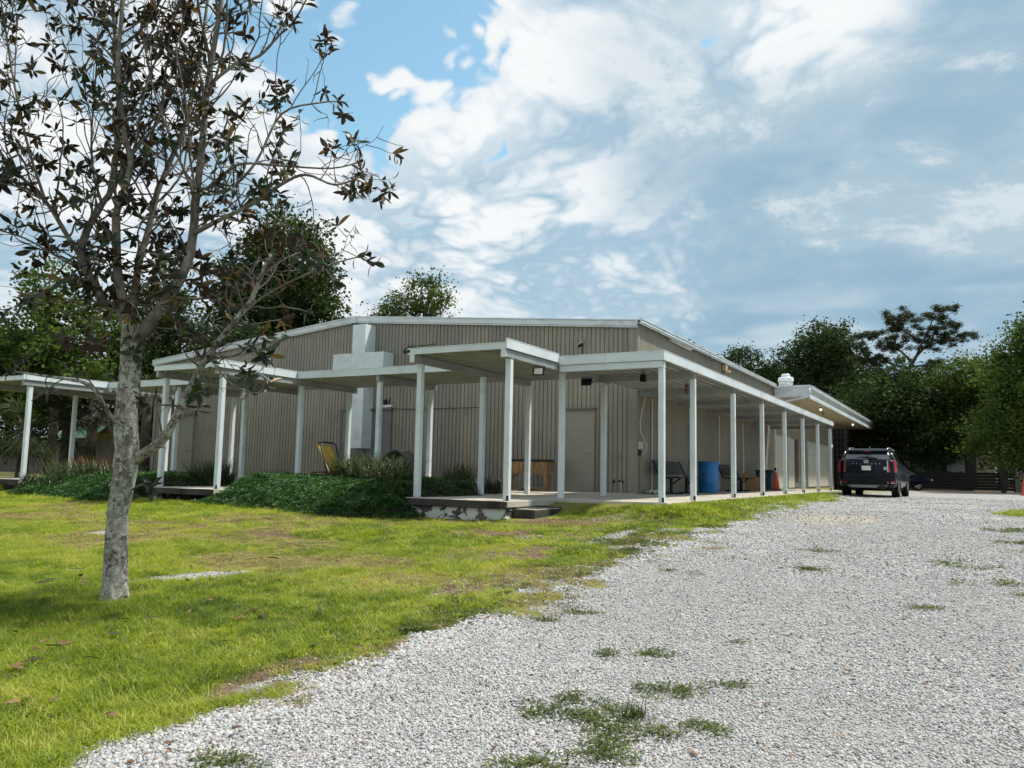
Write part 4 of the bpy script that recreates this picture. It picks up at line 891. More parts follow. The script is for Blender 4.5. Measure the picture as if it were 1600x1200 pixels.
def make_sedan(loc, yaw):
    t = thing('parked_sedan', 'dark low sedan parked under the trees behind the sport utility vehicle', 'car', loc); o = ORIGIN[t]
    st = [(0, .62, .45, .66, .80), (.15, .80, .32, .84, .86), (.9, .86, .26, .89, .92), (2.2, .87, .24, .90, .90), (3.5, .86, .25, .89, .86), (4.3, .78, .32, .80, .74), (4.55, .55, .42, .56, .62)]
    edge_split(loft([ring(o, y, [(0, zb), (wb*.9, zb), (wb, zb+.1), (wm, zt-.16), (wm*.93, zt), (0, zt+.02)]) for y, wb, zb, wm, zt in st]).build('body', M['paint'], t, True), 48)
    gs = [(.55, .70, .90, .62, .95), (1.1, .76, .92, .58, 1.34), (2.0, .78, .91, .58, 1.42), (2.7, .77, .90, .55, 1.36), (3.5, .72, .86, .50, .90)]
    edge_split(loft([ring(o, y, [(0, zb-.04), (wb, zb), (wt, zt-.04), (wt-.08, zt), (0, zt+.015)]) for y, wb, zb, wt, zt in gs]).build('cabin', M['glass'], t, True), 48)
    MB().tube([(o.x+.62, o.y+1.05, o.z+1.32), (o.x+.60, o.y+2.0, o.z+1.43), (o.x+.58, o.y+2.7, o.z+1.36), (o.x+.74, o.y+3.5, o.z+.93)], .02, 6).build('roof_trim', M['chrome'], t, True)
    for x in (-.74, .74):
        for y in (.85, 3.6): wheel(t, x, y, .32, .2)
        MB().box(o.x+x-.12, o.x+x+.06, o.y+4.40, o.y+4.52, o.z+.58, o.z+.70).build('headlight', M['steel'], t, bevel=.02)
    t.rotation_euler.z = yaw; return t
make_sedan((-6.3, 52.6, -.15), R(-60))
# ---------------------------------------------------------------- scattering of uncountable stuff
def hidden_collection(name, meshes):
    c = bpy.data.collections.new(name)
    for i, me in enumerate(meshes):
        c.objects.link(bpy.data.objects.new(f'{name}_{i}', me))
    return c
def scatter(name, label, cat, P, rot, scl, tint, coll, nvar, parent=None):
    P = np.asarray(P, np.float32); n = len(P)
    me = bpy.data.meshes.new(name); me.vertices.add(n); me.vertices.foreach_set('co', P.ravel())
    a = me.attributes.new('rot', 'FLOAT_VECTOR', 'POINT'); a.data.foreach_set('vector', np.asarray(rot, np.float32).ravel())
    a = me.attributes.new('scl', 'FLOAT_VECTOR', 'POINT'); a.data.foreach_set('vector', np.asarray(scl, np.float32).ravel())
    a = me.attributes.new('tint', 'FLOAT', 'POINT'); a.data.foreach_set('value', np.asarray(tint, np.float32).ravel())
    a = me.attributes.new('var', 'INT', 'POINT'); a.data.foreach_set('value', npr.randint(0, nvar, n).astype(np.int32))
    o = mesh_obj(name, me, parent); tag(o, label if parent is None else None, cat if parent is None else None, kind='stuff')
    ng = bpy.data.node_groups.new(name, 'GeometryNodeTree')
    ng.interface.new_socket('Geometry', in_out='INPUT', socket_type='NodeSocketGeometry'); ng.interface.new_socket('Geometry', in_out='OUTPUT', socket_type='NodeSocketGeometry')
    N = ng.nodes; L = ng.links
    gi = N.new('NodeGroupInput'); go = N.new('NodeGroupOutput'); ip = N.new('GeometryNodeInstanceOnPoints'); ci = N.new('GeometryNodeCollectionInfo')
    ci.inputs['Collection'].default_value = coll; ci.inputs['Separate Children'].default_value = True; ci.inputs['Reset Children'].default_value = True
    def attr(nm, typ):
        q = N.new('GeometryNodeInputNamedAttribute'); q.data_type = typ; q.inputs['Name'].default_value = nm; return q.outputs['Attribute']
    L.new(gi.outputs[0], ip.inputs['Points']); L.new(ci.outputs[0], ip.inputs['Instance']); ip.inputs['Pick Instance'].default_value = True
    L.new(attr('var', 'INT'), ip.inputs['Instance Index']); L.new(attr('scl', 'FLOAT_VECTOR'), ip.inputs['Scale'])
    e2r = N.new('FunctionNodeEulerToRotation'); L.new(attr('rot', 'FLOAT_VECTOR'), e2r.inputs[0]); L.new(e2r.outputs[0], ip.inputs['Rotation'])
    L.new(ip.outputs[0], go.inputs[0])
    md = o.modifiers.new('scatter', 'NODES'); md.node_group = ng
    return o
def blades(n, rad, h0, h1, w, lean, seed, segs=2):
    r = np.random.RandomState(seed); V = []; Fq = []
    for i in range(n):
        a = r.rand()*6.283; q = math.sqrt(r.rand())*rad; bx, by = q*math.cos(a), q*math.sin(a)
        h = h0+(h1-h0)*r.rand(); la = r.rand()*6.283; l = lean*h*(.3+r.rand()); ww = w*(.6+.7*r.rand())
        px, py = -math.sin(la)*ww, math.cos(la)*ww
        b = len(V)
        for s_ in range(segs+1):
            f = s_/segs; cx, cy, cz = bx+math.cos(la)*l*f*f, by+math.sin(la)*l*f*f, h*f*(1-.18*f*lean)
            k = (1-f)**.7
            if s_ < segs: V += [(cx-px*k, cy-py*k, cz), (cx+px*k, cy+py*k, cz)]
            else: V.append((cx, cy, cz))
        for s_ in range(segs):
            c = b+2*s_
            if s_ < segs-1: Fq.append((c, c+1, c+3, c+2))
            else: Fq.append((c, c+1, c+2, c+2))
    tri = []
    for f in Fq:
        tri.append(f[:3]);
        if f[2] != f[3]: tri.append((f[0], f[2], f[3]))
    return V, tri
def frustum_ok(P, margin=1.6):
    """keep scatter to what this view, or one a step to the side of it, could see"""
    D = P - np.array(EYE); f = D@np.array(FWD); r = D@np.array(RGT); u = D@np.array(UPV)
    return (f > .8) & (np.abs(r) < f*.64+margin) & (u > -f*.50-.5)
M['grass'] = leaf_mat('lawn grass', [(.028, .056, .009), (.118, .190, .016), (.285, .355, .028), (.46, .44, .12)], rough=.5, trans=.45, vscale=1.6, use_attr=True)
M['thatch'] = leaf_mat('dry thatch', [(.13, .095, .042), (.26, .20, .09), (.42, .35, .18)], rough=.7, trans=.2, vscale=2, use_attr=True)
M['weed'] = leaf_mat('low weeds', [(.035, .058, .012), (.085, .120, .022), (.17, .19, .045)], rough=.5, trans=.35, vscale=3, use_attr=True)
def cmesh(V, T, mat): return np_mesh('clump', V, T, mat)
gcol = hidden_collection('grass_clump', [cmesh(*blades(34, .085, .026, .070, .0029, 1.15, s_), M['grass']) for s_ in range(5)])
fcol = hidden_collection('short_turf_clump', [cmesh(*blades(30, .10, .018, .045, .0040, 1.2, 20+s_), M['grass']) for s_ in range(4)])
tcol = hidden_collection('thatch_clump', [cmesh(*blades(26, .10, .012, .03, .0032, 2.6, 40+s_), M['thatch']) for s_ in range(4)])
def leaflets(n, rad, size, h, seed):
    r = np.random.RandomState(seed); V = []; T = []
    for i in range(n):
        a = r.rand()*6.283; q = math.sqrt(r.rand())*rad; c = np.array([q*math.cos(a), q*math.sin(a), h*(.15+.85*r.rand())*(1-.5*(q/rad)**2)])
        d = np.array([math.cos(a+r.randn()*.8), math.sin(a+r.randn()*.8), .25+.5*r.randn()*.5]); d /= np.linalg.norm(d); s_ = np.cross(d, [0, 0, 1]); s_ /= np.linalg.norm(s_)+1e-6
        l = size*(.6+.8*r.rand()); b = len(V); up = np.cross(s_, d)
        V += [tuple(c), tuple(c+d*l*.5+s_*l*.34+up*l*.05), tuple(c+d*l), tuple(c+d*l*.5-s_*l*.34+up*l*.05)]; T += [(b, b+1, b+2), (b, b+2, b+3)]
    return V, T
wcol = hidden_collection('weed_clump', [cmesh(*leaflets(34, .06, .016, .014, 60+s_), M['weed']) for s_ in range(4)])
def cloud_pts(x0, x1, y0, y1, dens):
    n = int((x1-x0)*(y1-y0)*dens); x = x0+(x1-x0)*npr.rand(n); y = y0+(y1-y0)*npr.rand(n); return x, y
SLABS = [(-9.1, -6.25, 12.1, 14.2), (-16.3, -14.05, 12.1, 17), (-23.6, -21.25, 12.1, 17), (-30, -4.7, 14.05, 80)]
def off_slab(x, y):
    k = np.ones(len(x), bool)
    for a, b_, c, d in SLABS: k &= ~((x > a) & (x < b_) & (y > c) & (y < d))
    return k
def lay(x, y, dz=0.0): return np.stack([x, y, ground(x, y)+dz], -1)
TREE = (-6.89, 4.89)
def build_lawn():
    P, Rr, Sc, Ti = [], [], [], []
    for (y0, y1, dens) in ((1.2, 5.5, 430), (5.5, 9, 260), (9, 15, 150)):
        x, y = cloud_pts(-26, -2.6, y0, y1, dens); p = lay(x, y, -.004); k = frustum_ok(p) & off_slab(x, y); x, y, p = x[k], y[k], p[k]
        g = gravel_mask(x, y); d = dry_mask(x, y); w = weed_mask(x, y)
        keep = npr.rand(len(x)) < (1-g)**2*(1-.62*d)*(1-sst(d, .85, 1.0)*.85)*(1-.94*dirt_mask(x, y))*(1-.65*w)*np.where(y > 8.5, .55+.9*sst(fbm(x, y, 1.8, 88), .35, .6), 1.0); x, y, p, d = x[keep], y[keep], p[keep], d[keep]
        P.append(p); n = len(p)
        rich = fbm(x, y, .8, 61); fine = fbm(x, y, 3.5, 62)
        lush = sst(np.hypot(x-TREE[0], (y-TREE[1]+.3)*1.2), 1.7, .3)
        t = .60 + .8*(rich-.5) + 1.0*(fine-.5) + .27*npr.randn(n) - .22*lush + .10*sst(-y, -6, -3) + .25*d
        s_ = (.75+.5*npr.rand(n))*(1-.5*d)*(.80+.5*rich)*np.where(y > 9, 1.15, 1.0)
        Rr.append(np.stack([npr.randn(n)*.15, npr.randn(n)*.15, npr.rand(n)*6.28], -1)); Sc.append(np.stack([s_*np.where(y > 9, 1.4, 1.05), s_*np.where(y > 9, 1.4, 1.05), s_*(.8+.4*lush)], -1)); Ti.append(np.clip(t, 0, 1))
    scatter('lawn_grass', 'bright green lawn grass in front of the building', 'grass', np.concatenate(P), np.concatenate(Rr), np.concatenate(Sc), np.concatenate(Ti), gcol, 5)
    # dry thatch in the worn turf
    x, y = cloud_pts(-24, -2.8, 3, 14.3, 150); p = lay(x, y, -.002); k = frustum_ok(p) & off_slab(x, y); x, y, p = x[k], y[k], p[k]
    keep = npr.rand(len(x)) < (1-gravel_mask(x, y))*np.clip(dry_mask(x, y)*1.0+.16, 0, 1); p = p[keep]; n = len(p); s_ = .8+.6*npr.rand(n)
    scatter('dry_turf', 'dry brown thatch in the worn lawn', 'grass', p, np.stack([npr.randn(n)*.1, npr.randn(n)*.1, npr.rand(n)*6.28], -1), np.stack([s_]*3, -1), npr.rand(n), tcol, 4)
    # low turf along the porch and far verge
    x, y = cloud_pts(-5.2, -2.6, 13, 36, 64); p = lay(x, y, -.002); k = (x > -4.68) | (y < 14.05); x, y, p = x[k], y[k], p[k]
    keep = npr.rand(len(x)) < (1-gravel_mask(x, y))*sst(-x+(fbm(x, y, .9, 71)-.5), 3.2, 3.9)*(1-sst(y-3*(-x-4.2), 28.0, 31.0)); p = p[keep]; n = len(p); s_ = 1.2+.8*npr.rand(n); fine = fbm(p[:, 0], p[:, 1], 1.5, 72)
    x2, y2 = cloud_pts(-.4, 3.5, 17, 24, 60); p2 = lay(x2, y2, -.002); k = npr.rand(len(x2)) < (1-gravel_mask(x2, y2))*.8; p2 = p2[k]
    p = np.concatenate([p, p2]); n = len(p); s_ = 1.2+.8*npr.rand(n); fine = fbm(p[:, 0], p[:, 1], 1.5, 72)
    scatter('verge_grass', 'short grass between the porch slab and the gravel', 'grass', p, np.stack([npr.randn(n)*.1, npr.randn(n)*.1, npr.rand(n)*6.28], -1), np.stack([s_, s_, s_*1.3], -1), np.clip(.16+.75*fine+.22*npr.randn(n), 0, 1), fcol, 4)
    # low weeds in the gravel and along its edge
    x, y = cloud_pts(-7, 2, 2.6, 16, 900); p = lay(x, y, .0); k = frustum_ok(p, .8); x, y, p = x[k], y[k], p[k]
    keep = npr.rand(len(x)) < weed_mask(x, y)*np.where(y > 6.5, .17, .50); p = p[keep]; n = len(p); s_ = (.7+.7*npr.rand(n))*np.where(p[:, 1] > 9, 1.5, 1.0)
    scatter('low_weeds', 'low green weeds growing through the gravel', 'weeds', p, np.stack([npr.randn(n)*.1, npr.randn(n)*.1, npr.rand(n)*6.28], -1), np.stack([s_]*3, -1), npr.rand(n)*.6+.4*fbm(p[:, 0], p[:, 1], 2, 73), wcol, 4)
build_lawn()
# one taller tuft in the big weed patch
def tuft(name, label, cat, loc, n, rad, h0, h1, w, lean, mat, seed, group=None, segs=4):
    V, T = blades(n, rad, h0, h1, w, lean, seed, segs); me = np_mesh(name, V, T, mat); o = mesh_obj(name, me, None, loc); return tag(o, label, cat, group)
tuft('grass_tuft', 'taller grass tuft in the largest weed patch on the gravel', 'grass tuft', (-1.62, 4.28, gz(-1.62, 4.28)), 70, .06, .05, .15, .003, 1.4, M['weed'], 5)

# pebbles
def mat_pebble():
    m, k, out = new_mat('river pebble')
    at = k.n('ShaderNodeAttribute', attribute_name='tint', attribute_type='INSTANCER').outputs['Fac']
    c = k.ramp(at, [(0, (.04, .036, .036)), (.04, (.13, .11, .10)), (.10, (.27, .285, .31)), (.36, (.36, .365, .375)), (.72, (.46, .455, .44)), (.94, (.56, .55, .53)), (.97, (.40, .27, .21)), (1, (.22, .12, .08))])
    n = k.noise(k.n('ShaderNodeNewGeometry').outputs['Position'], 160, 3, .6)
    c = k.mix(k.m('MULTIPLY', n, .3), c, (.36, .34, .32))
    b = k.n('ShaderNodeBsdfPrincipled', i={'Base Color': c, 'Roughness': .8, 'Specular IOR Level': .25}); k.l.new(b.outputs[0], out.inputs[0]); return m
M['pebble'] = mat_pebble()
def pebble(seed):
    bm = bmesh.new(); bmesh.ops.create_icosphere(bm, subdivisions=2, radius=1); r = random.Random(seed)
    ax = [Vector((r.gauss(0, 1), r.gauss(0, 1), r.gauss(0, 1))).normalized() for _ in range(5)]; k = [r.uniform(.05, .22) for _ in range(5)]
    for v in bm.verts:
        n = v.co.normalized(); v.co = n*(1 - sum(a*max(0, n.dot(q)-.3) for a, q in zip(k, ax)))
    me = bpy.data.meshes.new('pebble'); bm.to_mesh(me); bm.free(); me.materials.append(M['pebble']); me.polygons.foreach_set('use_smooth', [True]*len(me.polygons)); return me
pcol = hidden_collection('pebble', [pebble(s_) for s_ in range(6)])
def build_gravel():
    P, Rr, Sc, Ti = [], [], [], []
    for y0, y1, dens, size, xa in ((1.5, 5.5, 7000, .0060, -4.7), (5.5, 9, 4400, .0068, -9.0), (9, 15, 2200, .0088, -6.0), (15, 24, 900, .0115, -5.0), (24, 34, 420, .014, -5.0)):
        x, y = cloud_pts(xa, 4.4, y0, y1, dens); p = lay(x, y); k = frustum_ok(p, 2.0); x, y, p = x[k], y[k], p[k]
        g = gravel_mask(x, y); thin = 1-.55*sst(fbm(x, y, .9, 81), .46, .62)*sst(x, -2.8, -1.4)
        keep = npr.rand(len(x)) < np.clip(g*1.1, .012*(x > -4.4) + .10*(x > -5.6)*(y > 6)*sst(fbm(x, y, 1.5, 89), .45, .6), 1)*(1-.40*weed_mask(x, y))*thin*(1-.7*sand_mask(x, y))*(1-.15*track_mask(x, y)); p = p[keep]; n = len(p)
        s_ = size*np.exp(.33*npr.randn(n))*np.where(fbm(p[:, 0], p[:, 1], .7, 83) > .52, 1.12, .95)
        s_ = np.minimum(s_, size*1.7); s_ *= 1+.65*sst(-np.abs(p[:, 0]-edge_x(p[:, 1])-.12), -.42, 0)*(npr.rand(n) < .55)
        p[:, 2] += s_*.25*npr.rand(n) + .001
        P.append(p); Rr.append(npr.rand(n, 3)*np.array([.6, .6, 6.28])); Sc.append(np.stack([s_*(.8+.5*npr.rand(n)), s_*(.8+.4*npr.rand(n)), s_*(.62+.3*npr.rand(n))], -1)); Ti.append(npr.rand(n))
    scatter('gravel', 'pale grey and white river gravel of the drive', 'gravel', np.concatenate(P), np.concatenate(Rr), np.concatenate(Sc), np.concatenate(Ti), pcol, 6)
build_gravel()

# fallen leaves, each its own
M['fallen'] = leaf_mat('fallen brown leaf', [(.05, .024, .014), (.17, .085, .04), (.34, .20, .11)], rough=.6, trans=.1, vscale=7)
M['fallen_dark'] = leaf_mat('fallen dark leaf', [(.022, .016, .012), (.06, .038, .025)], rough=.6, trans=.05, vscale=7)
def leaf_geo(L, w, curl, fold, n=4):
    V = []; T = []
    for i in range(n+1):
        f = i/n; ww = w*math.sin(math.pi*min(1, f*.96+.02))**.65; z = curl*math.sin(f*math.pi); y = f*L
        V += [(-ww, y, z+fold*ww), (0, y, z), (ww, y, z+fold*ww)]
    for i in range(n):
        b = 3*i
        for a in (0, 1): T += [(b+a, b+a+1, b+a+4), (b+a, b+a+4, b+a+3)]
    return V, T
fl = [np_mesh('fallen_leaf', *leaf_geo(.13+.02*i, .026+.004*(i % 3), .003+.003*(i % 2), .12+.12*(i % 3)), M['fallen' if i < 5 else 'fallen_dark'], True) for i in range(8)]
spots = []
while len(spots) < 130:
    y = 2.6+9.5*rnd.random()**1.6; x = rnd.uniform(-14, -2.9)
    D = Vector((x, y, gz(x, y)))-EYE; f = D.dot(FWD)
    if f < 1 or abs(D.dot(RGT)) > f*.63 or D.dot(UPV) < -f*.48: continue
    if math.hypot(x-TREE[0], y-TREE[1]+.6) > rnd.uniform(1, 4.2): continue
    if float(gravel_mask(x, y)) > .5 and rnd.random() > .5: continue
    spots.append((x, y))
edge_spots = []
while len(edge_spots) < 46:
    y = rnd.uniform(2.5, 9.5); x = float(edge_x(y)) + rnd.gauss(-.1, .22); edge_spots.append((x, y))
gl = [(-1.55, 3.35), (-1.35, 3.62), (-1.22, 3.95), (-.9, 3.8), (-2.4, 4.6), (-1.2, 5.9), (-.75, 5.6), (-2.7, 5.3), (-1.05, 4.75), (-2.05, 3.55), (-.3, 5.2), (-1.8, 4.75), (-2.95, 3.9), (-.6, 4.5), (-2.2, 6.3), (-1.5, 3.1), (-3.2, 4.4), (-.2, 6.9), (-1.95, 2.95), (-.95, 7.2)]
for i, (x, y) in enumerate(spots+gl+edge_spots):
    on_g = i >= len(spots); on_e = i >= len(spots)+len(gl); me = fl[rnd.randrange(8) if not on_g else rnd.randrange(5)]
    o = mesh_obj('fallen_leaf', me, None, (x, y, gz(x, y)+(.014 if on_g else .042))); o.rotation_euler = (rnd.gauss(0, .18), rnd.gauss(0, .25), rnd.uniform(0, 6.28)); s_ = rnd.uniform(.30, .72)*(.6 if on_g else 1); o.scale = (s_,)*3
    if on_e: tag(o, 'small brown fallen leaf along the gravel edge of the lawn', 'fallen leaf', 'fallen leaves along the gravel edge'); continue
    tag(o, 'brown fallen leaf lying on the gravel drive' if on_g else 'brown fallen leaf lying in the lawn grass', 'fallen leaf', 'fallen leaves on the gravel' if on_g else 'fallen leaves on the lawn')
# ---------------------------------------------------------------- ground cover banks
M['ivy'] = leaf_mat('small leaved ground cover', [(.016, .044, .016), (.045, .11, .032), (.12, .22, .07)], rough=.55, trans=.2, spec=.22, vscale=2.5, use_attr=True)
icol = hidden_collection('cover_sprig', [np_mesh('sprig', *leaflets(22, .07, .036, .06, 90+s_), M['ivy']) for s_ in range(4)])
def bank(label, x0, x1, yf, yb, zt, seed, skew=0.0):
    """low mound between two porticos, steep in front and flat on top"""
    t = thing('ground_cover_bank', label, 'ground cover', ((x0+x1)/2, (yf+yb)/2, gz((x0+x1)/2, yf)), 'ground cover banks'); o = ORIGIN[t]
    def hz(x, y):
        u = (x-x0)/(x1-x0); yy = yf+skew*(1-u); v = (y-yy)/(yb-yy); n = fbm(x, y, 1.3, seed)-.5
        e = sst(u+n*.15, -.02, .13)*sst(1-u+n*.15, -.02, .10)
        pr = np.sqrt(np.clip(sst(v + n*.14, -.04, .62), 0, 1))
        return ground(x, y)*1.0 - .03 + (zt - ground(x, y))*e*pr + n*.10*e*pr
    xs = np.linspace(x0-.2, x1+.2, 60); ys = np.linspace(yf-.2, yb, 24); X, Y = np.meshgrid(xs, ys); Z = hz(X, Y)
    idx = np.arange(X.size).reshape(X.shape); Fc = np.stack([idx[:-1, :-1], idx[:-1, 1:], idx[1:, 1:], idx[1:, :-1]], -1).reshape(-1, 4)
    mesh_obj('mound', np_mesh('mound', np.stack([X, Y, Z], -1).reshape(-1, 3)-np.array(o), Fc, M['soil'], True), t)
    n = int((x1-x0)*(yb-yf)*330); x = x0-.15+(x1-x0+.3)*npr.rand(n); y = yf-.12+(yb-yf+.12)*npr.rand(n)**1.25; z = hz(x, y)
    k = z > ground(x, y)-.02; x, y, z = x[k], y[k], z[k]; n = len(x); s_ = .7+.7*npr.rand(n)
    lit = np.clip(.02+.9*fbm(x, y, 1.6, seed+3)+.27*npr.randn(n), 0, 1)
    ob = scatter('foliage', None, None, np.stack([x, y, z], -1)-np.array(o), np.stack([.45*npr.rand(n)+.15*npr.randn(n), npr.randn(n)*.25, npr.rand(n)*6.28], -1), np.stack([s_]*3, -1), lit, icol, 4, t)
bank('low green ground cover bank between the porticos, right of the left portico', -14.85, -8.75, 11.0, 14.5, .29, 200, 1.1)
bank('low green ground cover bank behind the magnolia trunk', -21.2, -16.2, 11.4, 14.5, .25, 210, .3)

# ---------------------------------------------------------------- strap leaf plants
M['strap'] = leaf_mat('strap leaves', [(.012, .026, .010), (.032, .058, .018), (.062, .088, .028), (.12, .13, .055)], rough=.4, trans=.2, spec=.5, vscale=4)
M['strap2'] = leaf_mat('dark strap leaves', [(.006, .014, .007), (.018, .034, .014), (.045, .06, .026)], rough=.4, trans=.2, spec=.5, vscale=4)
def strap(loc, label, n, rad, h, seed, mat='strap', w=.011, lean=.75):
    t = thing('strap_leaf_plant', label, 'plant', (loc[0], loc[1], gz(*loc) if len(loc) < 3 else loc[2]), 'strap leaf plants before the building')
    o = ORIGIN[t]; V, T = blades(int(n*1.6), rad, h*.45, h, w*1.15, lean, seed, 5); me = np_mesh('foliage', V, T, M[mat]); mesh_obj('foliage', me, t)
    V, T = blades(n//16, rad, h*.4, h*.9, w*.8, lean*1.5, seed+1, 5); mesh_obj('dead_leaves', np_mesh('dead_leaves', V, T, M['thatch']), t)
for a in (((-11.85, 13.75, .20), 'strap leaf plant directly below the cross, left in the row', 170, .32, .75, 1),
          ((-11.15, 13.5, .20), 'strap leaf plant in front of the slim walkway post', 230, .42, .85, 2),
          ((-10.5, 13.3, .16), 'pale tipped strap leaf plant under the dark lounge chair', 240, .44, .85, 3),
          ((-9.85, 13.0, .06), 'strap leaf plant pressed against the portico corner post', 210, .42, .85, 4),
          ((-9.95, 15.4, .0), 'strap leaf plant on the slab behind the portico corner post', 170, .30, .92, 5),
          ((-9.45, 15.9, .0), 'low dark strap leaf plant beside the slab behind the portico', 150, .40, .50, 6, 'strap2'),
          ((-16.6, 14.0, .0), 'strap leaf plant behind the left portico front posts', 170, .34, .80, 7),
          ((-17.0, 14.9, .0), 'tall strap leaf plant below the left wall door', 170, .34, .85, 8),
          ((-15.6, 15.6, .0), 'dark low strap leaf plant inside the left portico', 160, .42, .55, 9, 'strap2'),
          ((-20.6, 13.0, -.1), 'strap leaf plant beside the leftmost white post', 240, .46, .85, 10),
          ((-19.7, 13.1, -.1), 'strap leaf plant in the middle of the left clump', 250, .50, .95, 11),
          ((-18.8, 13.3, -.1), 'strap leaf plant at the right end of the left clump', 220, .46, .80, 12),
          ((-20.9, 12.4, -.2), 'dark strap leaf plant at the foot of the leftmost post', 200, .40, .55, 13, 'strap2'),
          ((-19.9, 12.4, -.2), 'dark drooping strap leaf plant in front of the left clump', 220, .45, .60, 14, 'strap2'),
          ((-10.5, 12.75, -.2), 'dark drooping strap leaf plant at the right end of the ground cover', 210, .45, .58, 15, 'strap2'),
          ((-11.4, 12.75, -.2), 'dark drooping strap leaf plant in front of the slim post row', 190, .42, .52, 16, 'strap2'),
          ((-9.45, 12.35, -.2), 'dark strap leaf plant beside the flaking slab edge', 240, .42, .60, 17, 'strap2')): strap(*a)
M['red_leaf'] = leaf_mat('red leaves', [(.16, .012, .014), (.42, .03, .03), (.50, .10, .06)], rough=.4, trans=.3, vscale=5)
t = thing('red_shrub', 'red leaved shrub behind the leftmost clump of strap leaves', 'shrub', (-21.0, 14.0, 0))
V, T = blades(170, .75, .5, 1.0, .02, .9, 77, 3); V = [(x, y*.6, z*(1-.25*abs(x))) for x, y, z in V]; mesh_obj('foliage', np_mesh('foliage', V, T, M['red_leaf']), t)

# ---------------------------------------------------------------- the magnolia
def mat_bark():
    m, k, out = new_mat('lichen spotted bark')
    pos = k.n('ShaderNodeNewGeometry').outputs['Position']
    n = k.noise(pos, 9, 6, .65, .4); n2 = k.noise(k.vm('ADD', pos, (4, 4, 4)), 27, 7, .74, .5); n3 = k.noise(k.vm('MULTIPLY', pos, (1, 1, 2.2)), 38, 4, .7)
    c = k.mix(k.sstep(n, .32, .66), (.15, .132, .11), (.38, .355, .31))
    c = k.mix(k.m('MULTIPLY', k.sstep(k.m('ADD', k.m('MULTIPLY', n2, .6), k.m('MULTIPLY', k.noise(k.vm('ADD', pos, (1, 7, 3)), 10, 4, .6), .4)), .49, .55), .9), c, (.58, .59, .53))
    c = k.mix(k.m('MULTIPLY', k.sstep(k.m('ADD', k.m('MULTIPLY', n2, .5), k.m('MULTIPLY', k.noise(k.vm('ADD', pos, (9, 2, 3)), 9, 4, .6), .5)), .46, .40), .9), c, (.035, .028, .022))
    c = k.mix(k.m('MULTIPLY', k.sstep(k.noise(pos, 4, 4, .6), .58, .66), .5), c, (.21, .20, .10))
    c = k.mix(k.m('MULTIPLY', n3, .35), c, (.10, .09, .075))
    h = k.m('ADD', n2, k.m('MULTIPLY', n3, .6))
    bp = k.n('ShaderNodeBump', i={'Strength': .9, 'Distance': .02, 'Height': h})
    b = k.n('ShaderNodeBsdfPrincipled', i={'Base Color': c, 'Roughness': .9, 'Specular IOR Level': .15, 'Normal': bp.outputs[0]}); k.l.new(b.outputs[0], out.inputs[0]); return m
M['bark'] = mat_bark()
M['limb'] = mk('grey limb bark', (.15, .13, .108), .9, .35, 11, .5, 40, dirt=(.36, .36, .31), dirt_amt=.6, dscale=9)
M['twig'] = mk('grey twig bark', (.115, .098, .082), .85, .35, 9, .3, 60)
M['magnolia'] = leaf_mat('magnolia leaf', [(.008, .016, .007), (.018, .034, .012), (.04, .052, .018)], back=(.036, .023, .014), rough=.38, trans=.12, spec=.35, vscale=3)
M['magnolia_old'] = leaf_mat('ageing magnolia leaf', [(.16, .12, .02), (.12, .07, .02)], back=(.13, .08, .03), rough=.4, trans=.3, vscale=3)
